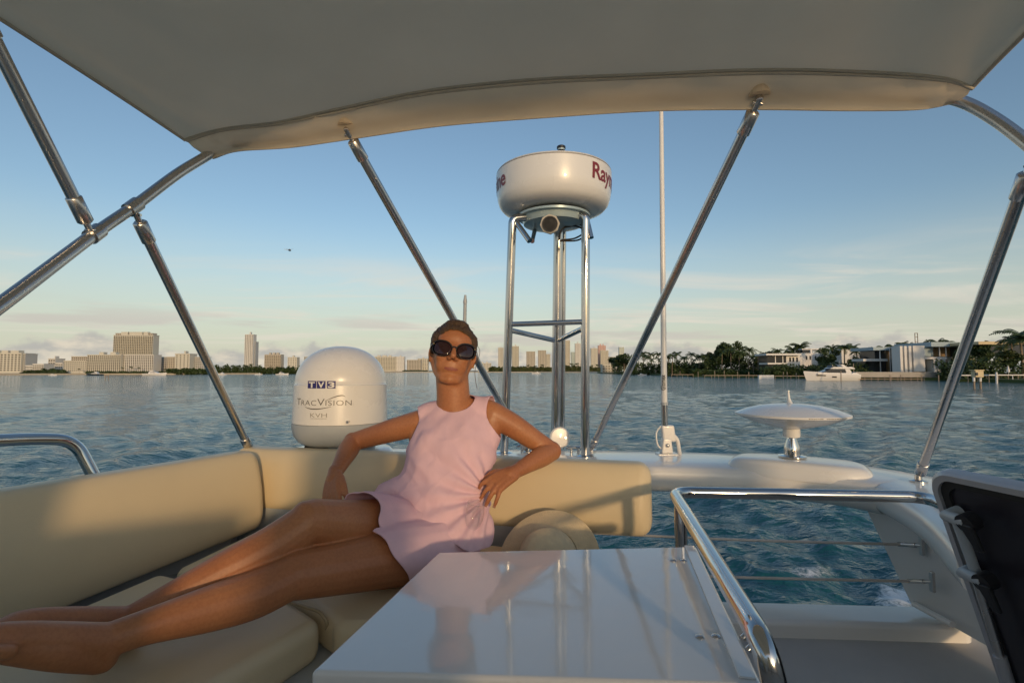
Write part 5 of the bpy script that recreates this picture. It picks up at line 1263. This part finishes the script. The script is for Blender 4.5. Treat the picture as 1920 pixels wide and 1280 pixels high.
# right shore: palms left to right (photo x, top y, distance, crown width factor)
PR = [(1181, 664, 520, 1.0), (1193, 668, 500, 1.0), (1214, 664, 460, 1), (1236, 667, 430, 1), (1245, 670, 420, .9), (1353, 652, 322, .9), (1370, 648, 322, .9), (1385, 654, 318, .9), (1421, 660, 312, 1), (1428, 664, 322, .9), (1452, 660, 322, .9), (1478, 652, 330, .9), (1207, 660, 470, 1), (1222, 668, 450, 1), (1253, 663, 410, 1.05), (1268, 656, 400, 1.05), (1284, 664, 385, 1.0), (1300, 669, 375, 1), (1313, 661, 365, 1), (1322, 668, 350, .9), (1336, 662, 345, .9), (1392, 646, 335, .9), (1403, 648, 320, 1.05), (1412, 664, 310, .9), (1433, 657, 330, .9), (1444, 653, 330, 1), (1460, 651, 325, 1.0), (1488, 645, 330, 1.1), (1500, 640, 330, 1.15), (1511, 648, 335, .9), (1562, 644, 300, .9), (1583, 641, 285, 1.2), (1607, 652, 262, .9), (1632, 648, 270, 1.0), (1657, 645, 290, .8), (1676, 642, 290, .8), (1696, 637, 285, .9), (1704, 641, 280, .9), (1742, 634, 262, .9), (1757, 633, 265, .9), (1772, 635, 262, .85), (1880, 645, 205, 1.0), (1898, 628, 195, 1.2), (1917, 614, 190, 1.5), (1932, 622, 185, 1.4)]
_pr = random.Random(9)
PR += [(1188 + k * 15 + _pr.uniform(-5, 5), _pr.uniform(656, 671), _pr.uniform(340, 440) if k > 4 else 480, _pr.uniform(.9, 1.2)) for k in range(18)] + [(1505 + k * 24 + _pr.uniform(-8, 8), _pr.uniform(642, 652), 330, 1.0) for k in range(8)]
PR.sort()
for k, (px, py, d, w_) in enumerate(PR):
    place(palms[k % 4], px, py + 3, d, '%s palm tree from the left along the right-hand shore' % ORD[k], 'palms on the right-hand shore', 11.2, w_)
PM = [(1060, 684), (1072, 681), (1081, 680), (1092, 682), (1004, 685), (990, 684), (976, 686), (1016, 683), (1110, 684), (1120, 683), (953, 687)]
PM.sort()
for k, (px, py) in enumerate(PM):
    place(palms[(k + 1) % 4], px, py, 900, '%s small palm from the left on the middle shore before the skyline' % ORD[k], 'palms on the middle shore', 11.2, 1.2)
PL = [(437, 685), (449, 684), (463, 685), (472, 682), (487, 684), (563, 685), (231, 688), (246, 687), (262, 688), (150, 691), (84, 690)]
PL.sort()
for k, (px, py) in enumerate(PL):
    place(palms[(k + 2) % 4], px, py, 462 if px < 300 else 520, '%s palm from the left on the left-hand shore' % ORD[k], 'palms on the left-hand shore', 11.2, 1.1)
TR = [(1158, 667, 540, 1.4, 'dark broad tree at the left tip of the right-hand shore'), (1170, 664, 520, 1.3, 'second dark broad tree at the tip of the right-hand shore'), (1347, 647, 340, .75, 'tall dark tree left of the highest clump on the right shore'), (1360, 642, 335, .8, 'tallest dark tree in the clump on the right shore'), (1377, 643, 330, .75, 'tall dark tree right of the highest clump on the right shore'), (1330, 659, 345, .9, 'rounded tree at the foot of the tall clump'), (1425, 668, 325, 1.0, 'low rounded tree left of the glass villa'), (1552, 655, 290, .9, 'dark tree behind the moored white yacht'), (1600, 668, 250, .8, 'dark tree right of the moored white yacht'), (1845, 640, 215, .7, 'pale feathery tree above the long roofed villa'), (1800, 655, 215, .9, 'dense tree beside the right bimini strut'), (1900, 655, 190, 1.2, 'dense dark tree at the right edge')]
for k, (px, py, d, w_, lab) in enumerate(TR):
    place(trees[k % 3], px, py, d, lab, 'broadleaf trees on the right shore', 11.6, w_)
def mass(label, spans, m, dens=1.0, size=.6, seed=1):
    """a belt of mangrove / hedge that reads as one mass: (px0, px1, top py, distance)"""
    rnd = random.Random(seed); mb = MB()
    for px0, px1, pyt, d in spans:
        x0, x1 = (px0 - 960) / F * d, (px1 - 960) / F * d; zt = W(960, pyt, y=d).z; n = max(3, int((x1 - x0) / 1.9))
        for i in range(n):
            x = x0 + (x1 - x0) * (i + rnd.random()) / n; hh = (zt - .6) * rnd.uniform(.72, 1.05)
            for lev in (.15, .45, .75): leafmass(mb, (x, d + rnd.uniform(0, 6), .6 + hh * lev), (rnd.uniform(1.6, 3.0), 2.2, hh * .30), int(62 * dens), rnd, size * 1.5 * rnd.uniform(.8, 1.3))
    o = mb.build('shore_greenery', M[m]); tag(o, label, 'greenery', kind='stuff')
mass('dark mangrove belt along the left shore', [(310, 386, 691, 455), (398, 470, 684, 500), (470, 557, 687, 500), (160, 300, 696, 452), (40, 120, 694, 450), (80, 112, 691, 455)], 'leaf_dark', seed=2)
mass('green belt along the middle shore', [(757, 800, 694, 1000), (917, 1000, 687, 905), (940, 1145, 688, 900), (1056, 1110, 685, 905)], 'leaf_olive', .8, 1.0, seed=3)
mass('dense undergrowth below the palms on the right shore', [(1150, 1192, 672, 520), (1185, 1262, 677, 420), (1250, 1345, 679, 350), (1325, 1400, 660, 328), (1262, 1330, 674, 365), (1395, 1455, 670, 330), (1300, 1420, 692, 310)], 'leaf_dark', seed=4)
mass('clipped hedges and shrubs before the villas', [(1500, 1580, 660, 335), (1590, 1660, 655, 320), (1660, 1780, 646, 300), (1770, 1860, 644, 262), (1430, 1520, 686, 262), (1455, 1500, 682, 262), (1600, 1625, 676, 236), (1520, 1600, 678, 262), (1500, 1560, 684, 268), (1545, 1612, 680, 245), (1600, 1640, 690, 232), (1775, 1850, 672, 196), (1830, 1925, 668, 186), (1715, 1735, 687, 225)], 'leaf_dark', 1.2, .42, seed=5)

# ------------------------------------------------------------------ villas on the right shore
def vbox(t, nm, m, px0, px1, py0, py1, d, dep):
    """block whose face spans photo box px0..px1, py0..py1 at distance d"""
    x0, x1 = (px0 - 960) / F * d, (px1 - 960) / F * d; z1, z0 = W(960, py0, y=d).z, W(960, py1, y=d).z
    return MB().box(((x0 + x1) / 2, d + dep / 2, (z0 + z1) / 2), (x1 - x0, dep, z1 - z0)).build(nm, M[m], t)
def villa(label, d, px): return thing('villa', label, 'house', ((px - 960) / F * d, d, .9))
v = villa('low white and glass villa behind hedges left of the yacht', 285, 1470)
vbox(v, 'roof', 'villa_white', 1437, 1503, 662.5, 666, 284, 14); vbox(v, 'wall', 'villa_white', 1474, 1500, 666, 692, 287, 12); vbox(v, 'glazing', 'glass_dark', 1439, 1474, 666, 681, 287, 11); vbox(v, 'terrace_slab', 'villa_white', 1439, 1476, 680, 683, 285, 10); vbox(v, 'glazing', 'glass_dark', 1440, 1473, 683, 694, 287, 11)
for px in (1453, 1467): vbox(v, 'mullion', 'villa_white', px, px + 1.5, 666, 680, 286.8, .3)
for px in (1480, 1486, 1493): vbox(v, 'window', 'glass_dark', px, px + 3, 670, 678, 286.8, .3)
v = villa('white flat-roofed villa with roof terrace above the yacht bow', 320, 1522)
vbox(v, 'wall', 'villa_white', 1500, 1545, 662, 690, 320, 14); vbox(v, 'roof_terrace', 'villa_white', 1504, 1541, 653.5, 655.5, 322, 10); vbox(v, 'glazing', 'glass_dark', 1505, 1520, 655.5, 661, 323, 8); vbox(v, 'column', 'villa_white', 1520, 1523, 655.5, 662, 322, 1); vbox(v, 'column', 'villa_white', 1538, 1540, 655.5, 662, 322, 1)
for px in (1511, 1518, 1528, 1536): vbox(v, 'window', 'glass_dark', px, px + 2.5, 667, 674, 319.8, .4)
v = villa('plain white block of a villa right of the yacht mast', 300, 1595)
vbox(v, 'wall', 'villa_white', 1578, 1604, 654, 690, 300, 12); vbox(v, 'wall', 'villa_white', 1604, 1640, 658, 690, 302, 12)
for px in (1612, 1622): vbox(v, 'window', 'glass_dark', px, px + 5, 664, 671, 301.8, .4)
v = villa('modern villa with blue-grey roof edge and wooden upper wall', 238, 1660)
vbox(v, 'roof', 'villa_blue', 1638, 1688, 650.5, 656.5, 236, 16); vbox(v, 'wall', 'villa_wood', 1662, 1688, 657, 676, 240, 10); vbox(v, 'glazing', 'glass_dark', 1640, 1662, 657, 673, 240, 10); vbox(v, 'balcony', 'villa_white', 1618, 1664, 672.5, 677, 236, 8); vbox(v, 'glazing', 'glass_dark', 1622, 1664, 677, 697, 240, 8); vbox(v, 'lower_wall', 'villa_wood', 1664, 1688, 677, 697, 239, 8)
for px in (1650, 1672): vbox(v, 'mullion', 'villa_white', px, px + 1, 657, 697, 236.5, .4)
v = villa('white villa with tall vertical fins by the water', 222, 1710)
for px in (1688, 1696, 1704.5): vbox(v, 'fin', 'villa_white', px, px + 4.6, 648.5, 697, 221, 5)
vbox(v, 'back_wall', 'glass_dark', 1688, 1712, 651, 697, 226, 6); vbox(v, 'wall', 'villa_white', 1712.5, 1734, 648, 696, 221, 14)
vbox(v, 'canopy', 'villa_white', 1733, 1776, 669, 673, 221, 6)
for px in (1750, 1758, 1768): vbox(v, 'fin', 'villa_white', px, px + 4.6, 673, 697, 221, 4)
vbox(v, 'glazing', 'glass_dark', 1734, 1776, 673, 697, 226, 5)
v = villa('wide villa with long overhanging grey roof at the right', 228, 1840)
vbox(v, 'roof', 'villa_blue', 1747, 1840, 641, 649.5, 226, 22); vbox(v, 'roof', 'sign_cream', 1836, 1930, 640, 645.5, 212, 22); vbox(v, 'wall', 'villa_wood', 1750, 1786, 650, 668, 233, 10); vbox(v, 'wall', 'villa_white', 1784, 1830, 652, 690, 233, 10); vbox(v, 'glazing', 'glass_dark', 1800, 1925, 646, 668, 228, 8); vbox(v, 'blue_grey_wall', 'villa_blue', 1733, 1750, 649, 668, 231, 10)  # includes a blue-grey wall at the left end
for px in (1762, 1774, 1812, 1848, 1880): vbox(v, 'mullion', 'villa_white', px, px + 1.2, 650, 668, 227.6, .4)
# scaffold-like frame above the fins
t = thing('lattice_mast', 'thin steel lattice mast sticking up behind the white fins', 'mast', ((1719 - 960) / F * 250, 250, .9))
for px in (1717, 1722): vbox(t, 'post', 'timber', px, px + .9, 624, 660, 250, .25)
for py in (624, 631, 640): vbox(t, 'rung', 'timber', 1717.6, 1722.4, py, py + 1, 250.4, .25)

# ------------------------------------------------------------------ docks, pilings, markers
def pile(px, py0, py1, label, m='timber', r=.17):
    b = W(px, py1, z=-CZ); d = b.y; zt = W(px, py0, y=d).z
    o = MB().tube([(b.x, b.y, -.6), (b.x + .05, b.y, zt * .6), (b.x + .03, b.y, zt - .06), (b.x + .03, b.y, zt)], [r, r, r * .95, r * .7], 8).build('mooring_pile', M[m], None, smooth=40)
    tag(o, label, 'pile', 'mooring piles along the right shore'); return o
PP = [(1230, 694, 703), (1256, 694, 704), (1275, 695, 705), (1309, 696, 706.5), (1340, 695, 708), (1358, 694, 708.5), (1383, 696, 709), (1404, 697, 709), (1469, 697, 711), (1476, 697, 711), (1493, 699, 711.5), (1577, 695, 714), (1601, 681, 712.5), (1669, 702, 713.5), (1689, 702, 713.5), (1728, 703, 714.5), (1760, 703, 715)]
for k, a in enumerate(PP): pile(*a, '%s wooden mooring pile from the left along the right shore' % ORD[k])
pile(1869, 697.5, 719, 'thick white-painted pile by the right-hand jetty', 'villa_white', .28)
pile(1899, 704, 717, 'thin white pile at the outer end of the right-hand jetty', 'villa_white', .12)
def jetty(label, px0, px1, py, d, dep, m='timber', th=2.2):
    t = thing('jetty', label, 'jetty', ((px0 + px1) / 2 / F * d - d, d, 0)); x0, x1 = (px0 - 960) / F * d, (px1 - 960) / F * d; zt = W(960, py, y=d).z
    MB().box(((x0 + x1) / 2, d + dep / 2, zt - .16), (x1 - x0, dep, .32)).build('deck', M[m], t)
    n = max(2, int((x1 - x0) / 3.2))
    for i in range(n + 1): MB().tube([(x0 + .2 + (x1 - x0 - .4) * i / n, d + .2, -.6), (x0 + .2 + (x1 - x0 - .4) * i / n, d + .2, zt - .3)], .13, 6).build('pile', M['timber'], t, smooth=50)
    return t
jetty('long timber jetty below the tall palms', 1320, 1425, 703, 252, 3)
jetty('short timber jetty left of the yacht', 1452, 1512, 704, 240, 3)
jetty('boat lift jetty at the left end of the right shore', 1258, 1300, 701.5, 300, 3)
tag(MB().box(((1437 - 960) / F * 236, 237, .8), (7, 1.2, 1.9)).build('floating_dock', M['villa_white'], None, bevel=.15), 'low white floating dock before the palms', 'dock')
# sea wall under the villas
sw = thing('sea_wall', 'grey concrete sea wall with timber piles under the villas', 'wall', ((1690 - 960) / F * 205, 205, 0))
x0, x1 = (1604 - 960) / F * 204, (1770 - 960) / F * 204; zt = W(960, 698.5, y=204).z
MB().box(((x0 + x1) / 2, 206, (zt + .9) / 2 + .3), (x1 - x0, 4, zt - .9)).build('cap', M['concrete'], sw, bevel=.1)
for i in range(14): MB().tube([(x0 + .6 + (x1 - x0 - 1.2) * i / 13, 203.8, -.6), (x0 + .6 + (x1 - x0 - 1.2) * i / 13, 203.8, 1.3)], .16, 7).build('pile', M['timber'], sw, smooth=50)
MB().box(((x0 + x1) / 2, 203.9, .55), (x1 - x0, .3, .3)).build('waler', M['timber'], sw)
jetty('pale jetty at the far right beyond the marker', 1795, 1850, 702.5, 178, 4, 'villa_white')
jetty('pale jetty with white railing at the right edge', 1852, 1945, 702, 172, 3, 'villa_white')
u = thing('closed_parasol', 'closed white parasol on the right-hand jetty', 'parasol', tuple(W(1891, 701, y=173)))
b = W(1891, 702, y=173); MB().lathe([(.05, 0), (.05, .8), (.42, .85), (.40, 1.4), (.2, 2.4), (.05, 3.0)], b, seg=10).build('canopy', M['villa_white'], u, smooth=60); MB().tube([b, b + Vector((0, 0, 3.1))], .05, 6).build('pole', M['villa_white'], u)
# channel markers
mk = thing('channel_marker', 'two-legged channel marker with cream box standing in the water at right', 'marker', tuple(W(1833, 729, z=-CZ)))
mb_ = W(1833, 729, z=-CZ); d = mb_.y; s_ = d / F
for dx in (-6.2, 5.8):
    MB().tube([(mb_.x + dx * s_, d, -.8), (mb_.x + dx * s_, d, 14 * s_)], .20, 10).build('pile', M['timber'], mk, smooth=50)
    MB().tube([(mb_.x + dx * s_, d, 14 * s_), (mb_.x + dx * s_, d, 22 * s_)], .24, 10).build('pile_sleeve', M['villa_white'], mk, smooth=50)
MB().box((mb_.x + .8 * s_, d, 28 * s_), (15 * s_, 1.2, 12 * s_)).build('box', M['sign_cream'], mk, bevel=.05); MB().box((mb_.x, d, 35 * s_), (18.5 * s_, 1.4, 1.6 * s_)).build('cap', M['sign_cream'], mk); MB().box((mb_.x - 5.6 * s_, d - .65, 28 * s_), (3.4 * s_, .3, 5.5 * s_)).build('opening', M['boat_dark'], mk)
mk = thing('channel_marker', 'small dark channel marker on two posts in the water at left', 'marker', tuple(W(200, 713, z=-CZ)))
mb_ = W(200, 713, z=-CZ); d = mb_.y; s_ = d / F
for dx in (-3.2, 3.4): MB().tube([(mb_.x + dx * s_, d, -.8), (mb_.x + dx * s_, d, 11 * s_)], .11, 8).build('post', M['timber'], mk, smooth=50)
MB().box((mb_.x, d - .1, 5.0 * s_), (8.5 * s_, .15, .7 * s_)).build('rail', M['timber'], mk); MB().box((mb_.x, d - .1, 9.6 * s_), (8.8 * s_, .15, 2.2 * s_)).build('board', M['timber'], mk)

# ------------------------------------------------------------------ boats
def boat(label, px0, px1, pyw, kind='yacht', hullm='boat_white', bow=-1, group='boats on the bay'):
    c_ = W((px0 + px1) / 2, pyw, z=-CZ); d = c_.y; Lh = (px1 - px0) / F * d
    t = thing('motor_yacht' if kind == 'yacht' else 'motor_boat', label, 'boat', (c_.x, d, 0), group)
    S = []; B = Lh * (.125 if kind == 'yacht' else .14); hh = Lh * (.148 if kind == 'yacht' else .10)
    def wp(x, y, z): return Vector((c_.x + bow * x, d + y, z))
    for i in range(13):
        q_ = i / 12; x = (-.5 + q_) * Lh            # q 0 stern, 1 bow
        b = B * (1 - max(0, (q_ - .35) / .65) ** 2.4); sh = hh * (.82 + .45 * q_ ** 1.5); rk = Lh * .06 * q_ ** 3
        S.append([wp(x, -b * .55, -.3), wp(x + rk * .4, -b * .85, hh * .25), wp(x + rk, -max(b, .04), sh * .8), wp(x + rk, -max(b, .03), sh), wp(x + rk, max(b, .03), sh), wp(x + rk, max(b, .04), sh * .8), wp(x + rk * .4, b * .85, hh * .25), wp(x, b * .55, -.3)])
    hull = MB().rings(S).build('hull', M[hullm], t, smooth=40)
    def prof(nm, pts, hw, m, par=t):
        return MB().hexa([wp(a * Lh, -hw, z * hh) for a, z in pts], [wp(a * Lh, hw, z * hh) for a, z in pts]).build(nm, M[m], par, bevel=min(.15, Lh * .006))
    if kind == 'yacht':
        cab = prof('cabin', [(-.33, .8), (-.33, 1.0), (.20, 1.05), (.34, .98), (.34, .8)], B * .82, 'boat_white')
        prof('cabin_glass', [(-.22, 1.0), (-.22, 1.52), (.07, 1.55), (.26, 1.03)], B * .78, 'glass_dark')
        prof('saloon_wing', [(-.34, 1.0), (-.30, 1.5), (-.20, 1.55), (-.23, 1.0)], B * .82, 'boat_white')
        prof('flybridge', [(-.40, 1.52), (-.40, 1.62), (-.34, 1.82), (.02, 1.80), (.10, 1.58), (.02, 1.54)], B * .84, 'boat_white')
        prof('windscreen', [(-.04, 1.80), (.0, 2.02), (.03, 2.02), (.05, 1.76)], B * .7, 'glass_dark')
        prof('radar_arch', [(-.26, 1.8), (-.20, 2.12), (-.12, 2.14), (-.14, 2.08), (-.18, 1.8)], B * .6, 'boat_white')
        prof('stern_platform', [(-.56, .12), (-.56, .28), (-.46, .30), (-.46, .12)], B * .8, 'villa_wood')
        prof('stern_quarter', [(-.50, .35), (-.50, .75), (-.42, 1.05), (-.36, 1.05), (-.30, .8)], B * .9, 'boat_white')
        for a, b_, z0, z1 in ((.18, .34, .60, .72), (-.02, .06, .38, .56)): MB().hexa([wp(a * Lh, -B * 1.0 * (.97 if a < .1 else .80), z0 * hh), wp(b_ * Lh, -B * (.97 if a < .1 else .72), z0 * hh * 1.05), wp(b_ * Lh, -B * (.98 if a < .1 else .80), z1 * hh * 1.05), wp(a * Lh, -B * (1.0 if a < .1 else .9), z1 * hh)], [wp(a * Lh, -B * .5, z0 * hh), wp(b_ * Lh, -B * .5, z0 * hh), wp(b_ * Lh, -B * .5, z1 * hh), wp(a * Lh, -B * .5, z1 * hh)]).build('hull_window', M['boat_dark'], hull)
        MB().tube([wp(-.16 * Lh, 0, 2.1 * hh), wp(-.17 * Lh, 0, 2.75 * hh)], .04, 6).build('aerial', M['boat_white'], t)
        for k in range(7): MB().tube([wp((.22 + .04 * k) * Lh, -B * (.75 - .09 * k), hh * (1.05 + .02 * k)), wp((.22 + .04 * k) * Lh, -B * (.75 - .09 * k), hh * (1.22 + .02 * k))], .025, 5).build('stanchion', M['steel'], t)
        MB().tube([wp((.22 + .04 * k) * Lh, -B * (.75 - .09 * k), hh * (1.22 + .02 * k)) for k in range(8)], .025, 5).build('bow_rail', M['steel'], t)
    else:
        prof('cabin', [(-.25, .8), (-.22, 1.6), (.05, 1.7), (.22, 1.0), (.30, .9)], B * .7, 'boat_white')
        prof('windows', [(-.16, 1.25), (-.15, 1.5), (.03, 1.55), (.12, 1.25)], B * .73, 'glass_dark')
        prof('bridge', [(-.20, 1.6), (-.18, 2.2), (-.02, 2.25), (.0, 2.1), (-.05, 1.65)], B * .55, 'boat_white')
        MB().tube([wp(-.1 * Lh, 0, 2.2 * hh), wp(-.12 * Lh, 0, 3.3 * hh)], .05, 5).build('mast', M['boat_white'], t)
    return t
boat('large white motor yacht moored at the right shore', 1513, 1607, 713, 'yacht')
boat('dark-hulled motor boat before the long apartment slab', 163, 192, 703.5, 'boat', 'boat_dark', bow=-1)
boat('long low white boat moored right of the apartment slab', 270, 310, 703.5, 'boat', bow=1)
boat('white sport boat before the mangroves beside the left strut', 404, 425, 703, 'boat', bow=-1)
boat('small white boat near the end of the mangroves', 518, 540, 702.5, 'boat', bow=1)
boat('white cabin cruiser between the mast legs', 998, 1014, 700.5, 'boat', bow=-1)
boat('little white boat moored at the mangrove edge', 478, 492, 702.5, 'boat', bow=-1)
boat('white boat on a lift right of the antenna strut', 1196, 1212, 703.5, 'boat', bow=1)
boat('small open boat by the left hotel shore', 92, 106, 704, 'boat', bow=1)

# ------------------------------------------------------------------ helicopter
hl = thing('helicopter', 'tiny helicopter flying in the sky at left', 'helicopter', tuple(W(541, 469, y=600)))
hc_ = W(543, 469, y=600); u_ = 600 / F
MB().lathe([(.05, -3.2 * u_), (.8, -2.2 * u_), (1.1, -.5 * u_), (.95, 1.2 * u_), (.3, 2.6 * u_), (.16, 3.0 * u_)], hc_, axis=(-1, 0, .15), seg=14).build('cabin', M['boat_dark'], hl, smooth=60)
MB().tube([hc_ + Vector((-1.6 * u_, 0, .3 * u_)), hc_ + Vector((-9.5 * u_, 0, 1.2 * u_))], [.35, .12], 8).build('tail_boom', M['b_grey'], hl, smooth=60)
MB().box(hc_ + Vector((-9.5 * u_, 0, 1.9 * u_)), (.6 * u_, .12, 1.8 * u_)).build('tail_fin', M['b_grey'], hl)
MB().tube([hc_ + Vector((0, 0, 1.4 * u_)), hc_ + Vector((0, 0, 2.4 * u_))], .18, 6).build('rotor_mast', M['boat_dark'], hl)
for a in (0.25, 0.25 + math.pi): MB().box(hc_ + Vector((3.4 * u_ * math.cos(a), 3.4 * u_ * math.sin(a), 2.4 * u_)), (6.6 * u_, .3, .08), rz=a).build('rotor_blade', M['b_grey'], hl)
for s2 in (-1, 1): MB().tube([hc_ + Vector((-2 * u_, s2 * .9, -1.9 * u_)), hc_ + Vector((2.4 * u_, s2 * .9, -1.9 * u_))], .07, 5).build('skid', M['boat_dark'], hl)
